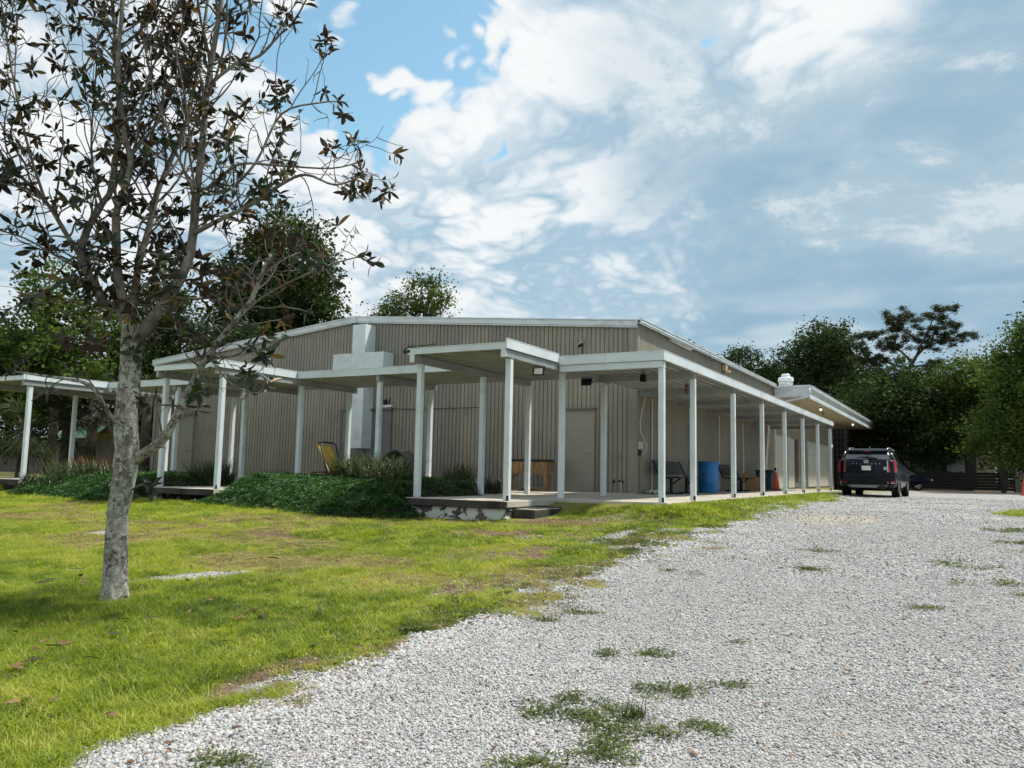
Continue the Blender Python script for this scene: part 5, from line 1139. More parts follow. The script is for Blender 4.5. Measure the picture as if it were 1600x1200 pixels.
LIMBS = dict(
trunk=[(0.0, -0.12), (0.0, -.01), (-0.01, 0.33), (-0.02, 0.8), (0.02, 1.27), (-0.01, 1.75), (0.0, 2.11), (-0.01, 2.42), (-0.03, 2.6)],
A=[(-0.03, 2.45), (-0.15, 2.72), (-0.32, 2.79), (-0.52, 3.09), (-0.6, 3.24), (-0.58, 3.5), (-0.46, 3.79), (-0.39, 3.98), (-0.38, 4.69), (-0.47, 5.41), (-0.57, 6.08), (-.6, 6.6)],
B=[(-0.6, 3.24), (-0.68, 3.4), (-0.88, 3.73), (-1.19, 4.04), (-1.37, 4.31), (-1.71, 4.79), (-1.9, 5.3)],
C=[(-0.03, 2.5), (-0.15, 3.03), (-0.18, 3.56), (-0.15, 3.64), (-0.03, 4.05), (-0.1, 4.39), (-0.17, 4.99), (-0.15, 5.55), (-0.18, 6.22), (-.2, 6.8)],
D=[(-0.02, 2.55), (-0.02, 3.22), (0.01, 3.46), (0.05, 3.91), (0.07, 4.07), (0.13, 4.34), (0.24, 4.78), (0.31, 5.56), (0.33, 6.16), (.36, 6.7)],
E=[(-0.01, 2.36), (0.16, 2.6), (0.33, 2.84), (0.49, 3.18), (0.53, 3.5), (0.54, 3.79), (0.57, 4.3), (0.59, 4.92), (0.66, 5.61), (0.71, 6.24), (.75, 6.8)],
F=[(0.53, 3.45), (0.62, 3.47), (0.87, 3.58), (1.18, 3.72), (1.43, 3.88), (1.66, 3.95), (1.94, 3.84), (2.18, 3.9)],
G=[(0.59, 4.92), (0.81, 5.2), (1.01, 5.34), (1.18, 5.62), (1.28, 5.79), (1.39, 6.12)],
I=[(0.55, 3.87), (0.78, 3.92), (1.02, 4.25), (1.22, 4.8), (1.58, 4.97), (1.80, 5.03)],
J=[(0.54, 3.79), (0.77, 4.03), (0.95, 4.16), (1.34, 4.15), (1.82, 4.14), (2.10, 4.22)],
K=[(0.33, 2.84), (0.63, 2.87), (1.03, 3.09), (1.32, 3.36), (1.54, 3.47)],
LL=[(.98, 2.5), (1.33, 2.81), (1.87, 3.07), (2.25, 3.17)],
Lo=[(0.10, 1.30), (0.33, 1.45), (0.46, 1.61), (0.62, 1.94), (0.73, 2.16), (0.82, 2.28), (0.98, 2.5), (1.18, 2.75), (1.29, 3.0), (1.37, 3.19)],
Mm=[(0.82, 2.28), (1.06, 2.25), (1.3, 2.31)], Nn=[(0.80, 2.27), (0.98, 2.07), (1.17, 1.94), (1.38, 1.91), (1.48, 2.02)],
O=[(-0.06, 1.60), (-0.16, 1.74), (-0.25, 1.92), (-0.34, 1.99), (-0.5, 2.02), (-0.68, 2.04), (-0.86, 2.06), (-0.95, 2.07)],
Q=[(-0.52, 3.09), (-0.71, 3.18), (-0.97, 3.33), (-1.22, 3.39), (-1.47, 3.44)], Ss=[(-0.6, 3.24), (-0.77, 3.24), (-1.0, 3.05), (-1.23, 2.88)], Tt=[(-0.32, 2.79), (-0.49, 2.78), (-0.72, 2.59)],
V=[(-0.88, 3.73), (-0.97, 4.16), (-1.07, 4.74), (-1.15, 5.39), (-1.25, 6.06)], Ww=[(-0.46, 3.79), (-0.66, 4.16), (-0.79, 4.61), (-0.87, 5.2), (-0.95, 5.8)],
X=[(0.07, 4.07), (0.15, 4.5), (0.03, 5.02), (-0.04, 5.55)], Yy=[(0.54, 3.79), (0.39, 4.25), (0.27, 4.7), (.2, 5.3)])
RADII = dict(trunk=[.122, .114, .102, .093, .104, .098, .094, .088, .068], A=(.075, .02), B=(.035, .010), C=(.06, .016), D=(.055, .016), E=(.085, .022), F=(.038, .010), G=(.026, .010), I=(.026, .008), J=(.026, .008), K=(.022, .008), LL=(.016, .007),
             Lo=(.062, .016), Mm=(.012, .006), Nn=(.012, .005), O=(.036, .009), Q=(.016, .006), Ss=(.016, .006), Tt=(.016, .006), V=(.02, .008), Ww=(.022, .008), X=(.02, .008), Yy=(.02, .008))
DEPTH = dict(trunk=0, A=.25, B=-.5, C=-.45, D=.5, E=-.1, F=-.4, G=.45, I=.5, J=.05, K=.55, LL=-.2, Lo=-.35, Mm=-.1, Nn=-.3, O=-.35, Q=-.5, Ss=.3, Tt=.5, V=-.6, Ww=.6, X=.7, Yy=-.7)
def build_magnolia():
    base = Vector((TREE[0], TREE[1], gz(*TREE)))
    t = thing('magnolia_tree', 'sparse leaved magnolia with lichen spotted trunk standing on the lawn', 'tree', base)
    Fh = Vector((FWD.x, FWD.y, 0)).normalized(); Rh = Vector((Fh.y, -Fh.x, 0)); r = random.Random(3)
    W3 = lambda q, d: base + Rh*q[0] + Fh*d + Vector((0, 0, q[1]))
    def smooth(pts, k=4):
        out = []; n = len(pts)
        for i in range(n-1):
            p0, p1, p2, p3 = pts[max(0, i-1)], pts[i], pts[i+1], pts[min(n-1, i+2)]
            for j in range(k):
                s_ = j/k; out.append(.5*((2*p1)+(p2-p0)*s_+(2*p0-5*p1+4*p2-p3)*s_*s_+(3*p1-p0-3*p2+p3)*s_**3))
        out.append(pts[-1]); return out
    P3 = {}; starts = {}
    bark = MB(); low_bark = MB(); wood = MB(); trunk = MB()
    joined = dict(B=('A', 4), F=('E', 4), G=('E', 7), I=('E', 5), J=('E', 5), K=('E', 2), LL=('Lo', 6), Mm=('Lo', 5), Nn=('Lo', 5), Q=('A', 3), Ss=('A', 4), Tt=('A', 2), V=('B', 2), Ww=('A', 6), X=('D', 4), Yy=('E', 5))
    raw = {}
    for k_ in sorted(LIMBS, key=lambda q: 1 if q in joined else 0):
        pts = LIMBS[k_]
        n = len(pts); d1 = DEPTH[k_]; q = []
        d0 = 0
        if k_ in joined: d0 = raw[joined[k_][0]][min(joined[k_][1], len(raw[joined[k_][0]])-1)]
        ds = [d0+(d1-0)*(i/(n-1))**.9*(1 if k_ != 'trunk' else 0) for i in range(n)]
        raw[k_] = ds
        pp = smooth([W3(a, d) for a, d in zip(pts, ds)])
        rr = RADII[k_]; m = len(pp)
        if k_ == 'trunk': rad = list(np.interp(np.linspace(0, 1, m), np.linspace(0, 1, len(rr)), rr))
        else: rad = [(rr[0]+(rr[1]-rr[0])*(i/(m-1))**.8)*(.88 if k_ == 'Lo' else .76) for i in range(m)]
        P3[k_] = (pp, rad)
        if k_ == 'trunk':
            # knobbly trunk with flare
            n_ = 18; rows = []
            pp = smooth(pp, 3); rad = list(np.interp(np.linspace(0, 1, len(pp)), np.linspace(0, 1, m), rad)); 
            for p, ra in zip(pp, rad):
                zz = p.z-base.z; fl_ = 1+.30*math.exp(-max(0, zz+.02)/.09)
                rows.append([p+Vector((math.cos(a), math.sin(a), 0))*ra*fl_*(1+.18*(float(fbm(3*math.cos(a)+5, 2.2*zz+3*math.sin(a), 1.2, 91))-.5)*2) for a in [2*math.pi*j/n_ for j in range(n_+1)]])
            trunk.sheet(rows)
            for zz, a, s_ in ((1.05, 3.6, .03), (.80, 3.9, .028), (.28, .2, .025), (1.2, -.7, .035), (.55, 3.3, .02), (1.85, 0, .03), (1.52, -.5, .04)):
                c = base + Vector((math.cos(a), math.sin(a), 0))*.092 + Vector((-.01, 0, zz)); b0 = len(trunk.v)
                trunk.lathe([(s_*.2, -s_*1.2), (s_*.8, -s_*.7), (s_, 0), (s_*.75, s_*.7), (s_*.15, s_*1.1)], 10, c)
        else: (low_bark if k_ in ('Lo', 'O') else bark).tube(pp, [q_*(1+.16*(r.random()-.5)) for q_ in rad], 9)
    trunk.build('trunk', M['bark'], t, True)
    whorls = []
    def wander(p, d, length, rad, step=.07, wig=.42, up=.10):
        pts = [p.copy()]; n = max(3, int(length/step))
        for i in range(n):
            d = (d + Vector((r.gauss(0, wig), r.gauss(0, wig), r.gauss(0, wig)+up))*.5).normalized(); p = p+d*step; pts.append(p.copy())
        return pts, [rad+(max(.0022, rad*.4)-rad)*i/n for i in range(n+1)], d
    def inside(p):
        a = (p-base).dot(Rh); z = p.z-base.z
        lim = np.interp(z, [1.5, 2.2, 2.7, 3.1, 3.5, 3.9, 4.3, 4.9, 5.3, 5.7, 6.5], [1.5, 1.6, 1.95, 2.7, 2.35, 2.4, 2.6, 2.1, 1.9, 1.65, 1.45]); return -2.6 < a < lim and z > 1.35
    for k_, (pp, rad) in P3.items():
        if k_ == 'trunk': continue
        L = sum((pp[i+1]-pp[i]).length for i in range(len(pp)-1)); acc = 0; nxt = .25 if k_ in 'ABCDE' or k_ == 'Lo' else .12
        for i in range(len(pp)-1):
            acc += (pp[i+1]-pp[i]).length
            if acc < nxt: continue
            nxt = acc + r.uniform(.07, .16); d = (pp[i+1]-pp[i]).normalized()
            low = pp[i].z-base.z < 2.2
            for rep in range(1 if low or r.random() < .55 else 2):
                sd = Vector((r.gauss(0, 1), r.gauss(0, 1), r.gauss(0, .8))); sd = (sd-d*sd.dot(d)).normalized()
                dirn = (d*r.uniform(.2, .9)+sd*.9+Vector((0, 0, .15 if not low else -.1))).normalized()
                pts, ra, dd = wander(pp[i], dirn, r.uniform(.28, .85)*(.6 if low else 1), min(.011, rad[i]*.5), .065)
                if not inside(pts[-1]): continue
                wood.tube(pts, ra, 5, False)
                if r.random() < (.25 if low else .50): whorls.append((pts[-1], dd))
                for j in range(2, len(pts)-1, 2):
                    if r.random() < .55:
                        d2 = (dd*.4+Vector((r.gauss(0, .8), r.gauss(0, .8), r.gauss(.1, .6)))).normalized()
                        p2, r2, d3 = wander(pts[j], d2, r.uniform(.12, .36), .0048, .055)
                        if not inside(p2[-1]): continue
                        wood.tube(p2, r2, 4, False)
                        if r.random() < (.22 if low else .40): whorls.append((p2[-1], d3))
        whorls.append((pp[-1], (pp[-1]-pp[-2]).normalized()))
    # long upright shoots that fill the top
    keys = ['A', 'B', 'C', 'D', 'E', 'V', 'Ww', 'X', 'Yy', 'G', 'I', 'Q']
    for i in range(56):
        pp, rad = P3[keys[i % len(keys)]]; j = r.randrange(int(len(pp)*.25), int(len(pp)*.85)); d = (pp[min(j+1, len(pp)-1)]-pp[j-1]).normalized()
        dirn = (d*.4+Vector((r.gauss(0, .45), r.gauss(0, .45), .8))).normalized(); pts, ra, dd = wander(pp[j], dirn, r.uniform(.9, 2.2), min(.014, rad[j]*.6), .085, .22, .12)
        k_ = next((q for q in range(len(pts)) if not inside(pts[q])), len(pts)); pts, ra = pts[:k_], ra[:k_]
        if len(pts) < 5: continue
        wood.tube(pts, ra, 5, False); whorls.append((pts[-1], dd))
        for j in range(4, len(pts)-1, 2):
            if r.random() < .7:
                d2 = (dd*.5+Vector((r.gauss(0, .7), r.gauss(0, .7), r.gauss(.2, .5)))).normalized(); p2, r2, d3 = wander(pts[j], d2, r.uniform(.15, .45), .0048, .06)
                if not inside(p2[-1]): continue
                wood.tube(p2, r2, 4, False)
                if r.random() < .36: whorls.append((p2[-1], d3))
    # denser leaves round the fork
    for i in range(46):
        a = r.gauss(.15, .36); z = r.gauss(2.75, .33); d = r.gauss(0, .35); p = W3((a, z), d)
        if z < 2.1: continue
        q, ra, dd = wander(p, Vector((r.gauss(0, 1), r.gauss(0, 1), .4)).normalized(), r.uniform(.15, .3), .006, .06); wood.tube(q, ra, 4, False); whorls.append((q[-1], dd))
    for q in (((.40, 1.10), -.30), ((1.30, 2.31), -.2)): whorls += [(W3(*q), Vector((.3, -.3, .4)).normalized())]*1
    wood.tube([W3((.10, 1.02), 0), W3((.22, 1.06), -.15), W3((.40, 1.10), -.30)], [.012, .009, .005], 6)
    bark.build('limbs', M['limb'], t, True); low_bark.build('low_limbs', M['bark'], t, True)
    crown = wood.build('crown', M['twig'], t, True)
    variants = []
    for i in range(8):
        V, T = leaf_geo(.098+.016*(i % 4), .020+.003*(i % 3), .016*((i % 3)-1), .25+.25*(i % 2)); me = np_mesh('leaf', V, T, M['magnolia_old' if i == 7 else 'magnolia'], True); variants.append((np.array(V), np.array(T), me, i))
    near = []; bulkV = []; bulkT = []; oldV = []; oldT = []; nb = [0, 0]
    leaves = []
    for p, d in whorls:
        n = r.randint(5, 10); ph = r.random()*6.28; x = d.orthogonal().normalized(); y = d.cross(x)
        for i in range(n):
            a = ph+i*2.4+r.gauss(0, .2); out_ = (x*math.cos(a)+y*math.sin(a)); el = r.uniform(-.35, 1.1)
            ld = (out_*r.uniform(.6, 1.1)+d*el+Vector((0, 0, r.uniform(-.6, .1)))).normalized(); nrm = (d - ld*d.dot(ld)); 
            nrm = nrm.normalized() if nrm.length > .05 else ld.orthogonal().normalized()
            sx = ld.cross(nrm).normalized(); nn = sx.cross(ld)
            mt = Matrix(((sx.x, ld.x, nn.x), (sx.y, ld.y, nn.y), (sx.z, ld.z, nn.z)))
            leaves.append((p + d*r.uniform(-.10, .01) + ld*.008, mt, r.uniform(.72, 1.12), r.randrange(7) if r.random() > .055 else 7))
    # the leaves that show largest are parts of their own, the rest one part
    leaves.sort(key=lambda q: (q[0]-EYE).dot(FWD) - .4*q[2] + (0 if abs((q[0]-EYE).dot(RGT)) < .6*(q[0]-EYE).dot(FWD) and (q[0]-EYE).dot(UPV) < .46*(q[0]-EYE).dot(FWD) else 5))
    for i, (p, mt, s_, vi) in enumerate(leaves):
        V, T, me, _ = variants[vi]
        if i < 300:
            ob = mesh_obj('leaf', me, crown); ob.matrix_local = Matrix.Translation(p-base) @ (mt.to_4x4()) @ Matrix.Scale(s_, 4)
        else:
            a = np.array(mt)*s_; v = V@a.T + np.array(p-base); k_ = 1 if vi == 7 else 0
            (oldV if k_ else bulkV).append(v); (oldT if k_ else bulkT).append(T+nb[k_]); nb[k_] += len(V)
    tag(mesh_obj('foliage', np_mesh('foliage', np.concatenate(bulkV), np.concatenate(bulkT), M['magnolia'], True), t), kind='stuff')
    if oldV: tag(mesh_obj('yellow_foliage', np_mesh('yellow_foliage', np.concatenate(oldV), np.concatenate(oldT), M['magnolia_old'], True), t), kind='stuff')
    print('magnolia whorls', len(whorls), 'leaves', len(leaves))
build_magnolia()
# ---------------------------------------------------------------- trees behind
M['oak'] = leaf_mat('dark oak leaves', [(.012, .024, .009), (.030, .056, .016), (.085, .12, .03)], rough=.6, trans=.22, spec=.15, vscale=.9)
M['oak_green'] = leaf_mat('green oak leaves', [(.020, .042, .012), (.060, .105, .022), (.15, .20, .045)], rough=.6, trans=.35, spec=.15, vscale=.8)
M['gum'] = leaf_mat('bright broad leaves', [(.022, .040, .010), (.055, .090, .018), (.12, .15, .03)], rough=.55, trans=.4, spec=.2, vscale=1.1)
M['needle'] = leaf_mat('pine needles', [(.014, .024, .008), (.032, .048, .014), (.065, .08, .022)], rough=.5, trans=.2, vscale=.9)
M['dark_bark'] = mk('dark bark', (.055, .045, .036), .9, .35, 4, .5, 30)
def leaf_cloud(C, rad, n, size, r, flat=1.0, droop=0.0, elong=.62):
    """n small leaves gathered round twig ends C (m,3) with spread rad"""
    m = len(C); k = r.randint(0, m, n); off = r.randn(n, 3)*np.asarray(rad)[k][:, None]*np.array([1, 1, flat]); p = C[k]+off
    a = r.randn(n, 3); a[:, 2] = a[:, 2]*.6-droop; a /= np.linalg.norm(a, axis=1)[:, None]; b = np.cross(a, r.randn(n, 3)); b /= np.linalg.norm(b, axis=1)[:, None]+1e-9
    s_ = (size*(.6+.8*r.rand(n)))[:, None]
    V = np.stack([p-a*s_*.5, p+b*s_*elong*.5, p+a*s_*.5, p-b*s_*elong*.5], 1).reshape(-1, 3)
    i = np.arange(n)[:, None]*4; T = np.concatenate([i+np.array([[0, 1, 2]]), i+np.array([[0, 2, 3]])], 0)
    return V, T
def tree(name, label, base, H, lobes, nclump, nleaf, size, mat, trunk_r=.25, seed=1, spread=.45, group='trees behind the building', bark='dark_bark', shell=.62, lean=(0, 0), core=True):
    """lobes: (dx, dy, z, rx, ry, rz) ellipsoids; twig ends sit mostly near their skins"""
    r = np.random.RandomState(seed); t = thing(name, label, 'tree', base, group); o = ORIGIN[t]
    L = np.array(lobes, float); vol = L[:, 3]*L[:, 4]*L[:, 5]; pick = r.choice(len(L), nclump, p=vol/vol.sum())
    d = r.randn(nclump, 3); d /= np.linalg.norm(d, axis=1)[:, None]; q = (shell+(1-shell)*r.rand(nclump)**.5)*(1+.10*r.randn(nclump))
    C = L[pick, :3]+d*L[pick, 3:]*q[:, None]; C = C[C[:, 2] > .6]
    keep = r.rand(len(C)) < .35+.65*(vnoise(C[:, 0]*1.0+C[:, 2]*.7, C[:, 1]+C[:, 2]*.4, .9, seed) > .36); C = C[keep]
    rad = spread*(.6+.8*r.rand(len(C)))
    V, T = leaf_cloud(C, rad, nleaf, size, r, .75); mesh_obj('crown', np_mesh('crown', V, T, M[mat]), t)
    b = MB(); top = L[np.argmax(L[:, 2])]; zf = min(H*.45, max(1.2, L[:, 2].min()))
    p0 = Vector((0, 0, -.3)); p1 = Vector((lean[0]*.4, lean[1]*.4, zf)); p2 = Vector((top[0]*.7, top[1]*.7, top[2]))
    pts = [p0, p0.lerp(p1, .5)+Vector((.08, .05, 0)), p1, p1.lerp(p2, .5)+Vector((-.1, .1, 0)), p2]
    b.tube([o+q_ for q_ in pts], [trunk_r*1.25, trunk_r, trunk_r*.85, trunk_r*.5, trunk_r*.15], 9); tr = b.build('trunk', M[bark], t, True)
    b = MB()
    for j in range(min(len(L)*4, 40)):
        c = Vector(C[r.randint(len(C))]); s_ = p1.lerp(p2, r.rand()*.7); m_ = s_.lerp(c, .5)+Vector((0, 0, .1*(c-s_).length)); b.tube([o+s_, o+m_, o+c], [trunk_r*.35, trunk_r*.2, .015], 5, False)
    b.build('limbs', M[bark], t, True)
    return t
rs = random.Random(5)
def lob(n, rx, rz0, rz1, lr, seed, flat=.85):
    q = random.Random(seed); out = []
    for i in range(n):
        a = q.random()*6.28; f = (i+.5)/n; z = rz0+(rz1-rz0)*f; k = math.sin(math.pi*min(1, .18+.80*f))
        rr = rx*k*q.uniform(.45, 1.0); s_ = lr*q.uniform(.75, 1.15); out.append((rr*math.cos(a), rr*math.sin(a), z, s_, s_, s_*flat))
    return out
# behind the left half of the roof
tree('dark_oak', 'tall dense dark tree rising behind the left roof slope', (-34.0, 33.0, -.15), 16, lob(12, 2.4, 4.0, 13.6, 2.2, 1)+[(.5, 0, 13.3, 2.3, 2.0, 2.0), (-2.0, 0, 11.0, 2.2, 2, 2.4), (2.2, 0, 10.6, 2.2, 2, 2.4), (-2.5, 0, 7.5, 2.4, 2, 2.8), (2.7, 0, 7.2, 2.3, 2, 2.8), (0, 0, 9, 3.3, 2.6, 4.5)], 1300, 60000, .225, 'oak', .4, 21, .40, shell=.5)
tree('small_broadleaf_tree', 'light leafy treetop showing just above the roof ridge right of the cross', (-28.0, 38.0, -.15), 12, [(-1.3, 0, 10.0, 1.3, 1.2, 1.0), (.3, 0, 10.6, 1.3, 1.2, 1.1), (1.5, 0, 10.9, 1.0, 1, .9), (-.2, 0, 9.2, 1.9, 1.6, 1.0), (-2.3, 0, 9.3, 1.0, 1, .7), (1.9, 0, 10.0, .7, .7, .6), (0, 0, 7.5, 2.2, 2, 1.5)], 260, 12750, 0.164, 'gum', .2, 22, .30)
tree('broadleaf_tree', 'light green leafy tree with gaps of sky behind the left canopy', (-33.0, 20.0, -.15), 9, [(-1.0, 0, 7.9, .9, .9, 1.2), (-.3, 0, 6.6, 1.3, 1.2, 1.2), (.9, 0, 6.2, 1.3, 1.2, 1.2), (-1.6, 0, 5.3, 1.2, 1.1, 1.0), (.3, 0, 4.9, 1.7, 1.5, 1.1), (1.9, 0, 5.2, 1.2, 1.2, 1.2), (2.0, .5, 6.9, .9, .9, .8)], 170, 9000, 0.20, 'oak_green', .18, 23, .33)
tree('broadleaf_tree', 'leafy tree at the left edge low behind the palms', (-35.5, 19.0, -.15), 7, [(-1.2, 0, 4.6, 1.6, 1.4, 1.2), (.6, 0, 4.2, 1.6, 1.4, 1.2), (-.2, 0, 5.4, 1.1, 1, .8), (-2.6, 0, 4.3, 1.4, 1.4, 1.2)], 150, 7500, 0.20, 'oak_green', .16, 24, .35)
tree('dark_oak', 'dark bushy tree between the magnolia trunk and the building', (-35.0, 26.5, -.15), 9, lob(8, 2.6, 2.0, 8.4, 1.7, 9), 420, 24000, 0.195, 'oak', .25, 25, .42)
tree('dark_oak', 'dark bushy tree behind the wooden fence on the left', (-40.5, 29.5, -.15), 8, lob(9, 3.6, 1.8, 7.2, 2.0, 12), 420, 22500, 0.211, 'oak', .25, 26, .45)
tree('dark_oak', 'dark low tree far left behind the palms', (-45.0, 25.0, -.15), 8, lob(8, 3.4, 1.6, 6.5, 2.0, 13), 380, 18000, 0.218, 'oak', .25, 27, .45)
tree('dark_oak', 'dark tree filling the gap behind the left portico', (-31.0, 28.5, -.15), 7, lob(7, 2.0, 1.5, 6.6, 1.5, 14), 340, 18000, 0.187, 'oak', .2, 28, .4)
# behind the right half
tree('dark_oak', 'tall dark oak behind the overhang, left of the pine', (-10.8, 76.0, -.15), 15, lob(14, 3.2, 4.5, 13.6, 2.0, 31)+[(-.8, 0, 13.4, 1.7, 1.6, 1.4), (1.2, 0, 12.6, 1.6, 1.6, 1.6), (-2.2, 0, 11.0, 1.7, 1.6, 1.7), (2.4, 0, 9.6, 1.8, 1.7, 2.2), (0, 0, 7, 3.4, 2.5, 4)], 800, 39000, 0.234, 'oak', .35, 31, .45)
tree('small_oak', 'low dark treetop over the eave line near the tan wall lamp', (-19.6, 81.0, -.15), 12, [(-2.2, 0, 10.9, 1.6, 1.5, 1.2), (-.2, 0, 12.0, 1.5, 1.5, 1.2), (1.2, 0, 11.2, 1.5, 1.4, 1.4), (0, 0, 9.5, 2.8, 2, 1.6)], 240, 12000, 0.234, 'oak', .25, 32, .42)
tree('small_oak', 'dark treetop just left of the roof ventilator', (-16.6, 82.0, -.15), 12, [(-.6, 0, 10.6, 1.2, 1.2, 1.2), (.9, 0, 11.0, 1.0, 1, 1.1), (0, 0, 8.5, 1.9, 2, 1.8)], 180, 9000, 0.234, 'oak', .22, 33, .4)
tree('small_oak', 'tiny treetop peeping over the eave near the building corner', (-25.2, 80.0, -.15), 14, [(-.3, 0, 13.8, .8, .8, .5), (.9, 0, 13.2, .9, .8, .5), (0, 0, 12, 1.6, 1.4, 1.0)], 120, 5400, 0.218, 'oak_green', .2, 34, .35)
tree('live_oak', 'broad dark live oak hanging low over the far house', (-4.2, 63.0, -.15), 9, lob(14, 4.0, 2.4, 8.0, 1.8, 41, .75)+[(-3.5, 0, 4.0, 2.2, 2, 1.8), (3.0, 0, 4.2, 2.2, 2, 1.8), (0, -1, 5.5, 3.2, 2.5, 2.2)], 800, 39000, 0.211, 'oak', .38, 41, .42)
tree('live_oak', 'dark tree right behind the overhang end and the parked car', (-7.6, 71.0, -.15), 9, lob(11, 3.2, 2.0, 8.2, 1.9, 42, .8), 560, 27000, 0.226, 'oak', .3, 42, .45)
tree('live_oak', 'green tree between the pine and the right edge', (-.2, 62.0, -.15), 8.6, lob(11, 2.6, 2.3, 7.6, 1.5, 43, .8), 560, 27000, 0.195, 'oak_green', .26, 43, .4)
tree('live_oak', 'tall green tree cut by the right edge of the picture', (3.7, 52.0, -.15), 10, lob(15, 2.6, 2.2, 8.8, 1.5, 44, .8)+[(.3, 0, 9.2, 1.3, 1.3, 1.0), (-1.6, 0, 6.6, 1.4, 1.4, 1.2)], 760, 42000, 0.172, 'oak_green', .26, 44, .38)
tree('live_oak', 'green tree beyond the right edge cone', (8.2, 55.0, -.15), 11, lob(12, 3.2, 2.2, 10.2, 1.9, 45, .8), 520, 24000, 0.203, 'oak_green', .3, 45, .42)
tree('live_oak', 'dark tree far behind between the pine and the right tree', (2.0, 74.0, -.15), 9, lob(10, 3.2, 2.0, 7.8, 2.0, 46, .8), 460, 19500, 0.234, 'oak', .3, 46, .45)
tree('live_oak', 'dark tree behind the house on the right', (-12.5, 88.0, -.15), 9, lob(10, 4.2, 2.0, 8.2, 2.2, 47, .8), 460, 18000, 0.265, 'oak', .3, 47, .5)
tree('slender_tree', 'slim leaning dark trunked tree beside the right cone', (1.55, 54.0, -.15), 5, [(-.5, 0, 3.4, 1.1, 1, .8), (.5, 0, 3.9, 1.1, 1, .8), (-1.2, 0, 2.8, .8, .8, .6)], 150, 6750, 0.156, 'oak_green', .11, 48, .32, lean=(-.5, 0))
# the flat topped pine
def pine():
    base = Vector((-3.9, 70.5, -.15)); t = thing('pine_tree', 'flat topped pine with crooked limbs standing above the other trees', 'tree', base, 'trees behind the building'); o = base; r = np.random.RandomState(51)
    Rh = Vector((.89, .45, 0)); A = lambda a, z, d=0: o+Rh*a+Vector((-.45, .89, 0))*d+Vector((0, 0, z))
    b = MB(); b.tube([A(-1.3, -.3), A(-1.2, 3), A(-.9, 6.0), A(-.55, 8.0), A(-.1, 9.3), A(.5, 10.3)], [.30, .27, .24, .20, .16, .12], 9); b.build('trunk', M['dark_bark'], t, True)
    limbs = [[(.5, 10.3), (1.1, 10.9), (1.6, 11.2), (2.4, 11.5), (3.3, 11.6), (4.0, 12.0)], [(.5, 10.3), (.9, 11.4), (1.3, 12.3), (1.5, 13.0), (2.1, 13.6)], [(.2, 9.7), (-.5, 10.4), (-1.2, 10.9), (-1.9, 10.9), (-2.8, 11.6), (-3.6, 11.7)],
             [(-.1, 9.3), (-1.0, 9.5), (-2.0, 9.9), (-3.0, 9.8), (-3.9, 10.3)], [(.0, 9.4), (1.0, 9.6), (1.8, 9.3), (2.4, 9.6)], [(-1.2, 10.9), (-1.0, 11.8), (-.6, 12.4), (.1, 13.2)], [(.9, 11.4), (.1, 12.0), (-.8, 12.6), (-1.4, 13.0)], [(1.6, 11.2), (2.0, 12.2), (2.8, 12.8)], [(-.3, 8.8), (-1.4, 8.6), (-2.4, 8.9)]]
    C = []; lb = MB()
    for i, l in enumerate(limbs):
        dd = r.uniform(-1.5, 1.5); pts = [A(a, z, dd*j/len(l)) for j, (a, z) in enumerate(l)]; lb.tube(pts, list(np.linspace(.10, .03, len(pts))), 6)
        for j in range(2, len(pts)):
            for k in range(7):
                c = pts[j] + Vector((r.randn()*.55, r.randn()*.6, .18+r.randn()*.26)); C.append(c-o); lb.tube([pts[j], c], [.02, .008], 4, False)
    lb.build('limbs', M['dark_bark'], t, True); C = np.array(C)
    V, T = leaf_cloud(C, np.full(len(C), .17), 24000, .32, r, .62, 0, .14); mesh_obj('crown', np_mesh('crown', V, T, M['needle']), t)
pine()
# ---------------------------------------------------------------- palms on the left
M['palm'] = leaf_mat('palm frond', [(.008, .016, .006), (.022, .036, .010), (.08, .10, .026)], rough=.55, spec=.2, trans=.25, vscale=2)
def palm(loc, label, h, nf, fl, seed, spread=1.0, skirt_=True):
    r = random.Random(seed); t = thing('palm', label, 'palm', loc, 'palms by the left portico'); o = ORIGIN[t]
    MB().tube([o+Vector((0, 0, -.3)), o+Vector((.05, 0, h*.5)), o+Vector((0, .03, h))], [.20, .17, .15], 10).build('trunk', M['dark_bark'], t, True)
    V = []; T = []; Vd = []; Td = []
    st = MB()
    for i in range(nf):
        a = r.random()*6.28; el = r.uniform(-.9, 1.2) if skirt_ else r.uniform(-.1, 1.3); d = Vector((math.cos(a)*math.cos(el), math.sin(a)*math.cos(el), math.sin(el)))
        L = fl*r.uniform(.7, 1.1); p0 = Vector((0, 0, h)); hub = p0+d*L*.55+Vector((0, 0, -.10*L)); st.tube([o+p0, o+p0.lerp(hub, .5)+Vector((0, 0, .06)), o+hub], .012, 4, False)
        sd = d.cross(Vector((0, 0, 1))).normalized(); up = sd.cross(d)
        for j in range(19):
            f = (j/18-.5)*2.6; q = (d*math.cos(f)+sd*math.sin(f)); tip = hub+q*L*.62*(1-.12*abs(f))+Vector((0, 0, -.28*L*r.uniform(.3, 1))); m_ = hub.lerp(tip, .45)+Vector((0, 0, .10*L)); w = up.cross(q)*.018 if True else 0
            b = len(V); V += [tuple(hub), tuple(m_-w), tuple(m_+w), tuple(tip)]; T += [(b, b+1, b+2), (b+1, b+3, b+2)]
    st.build('stalks', M['dark_bark'], t, True); mesh_obj('crown', np_mesh('crown', V, T, M['palm']), t)
palm((-24.6, 15.4, -.1), 'fan palm behind the leftmost white post, dark fronds hanging low', 1.9, 30, 1.5, 1)
palm((-27.2, 15.6, -.1), 'fan palm at the left edge under the canopy', 1.6, 26, 1.4, 2)
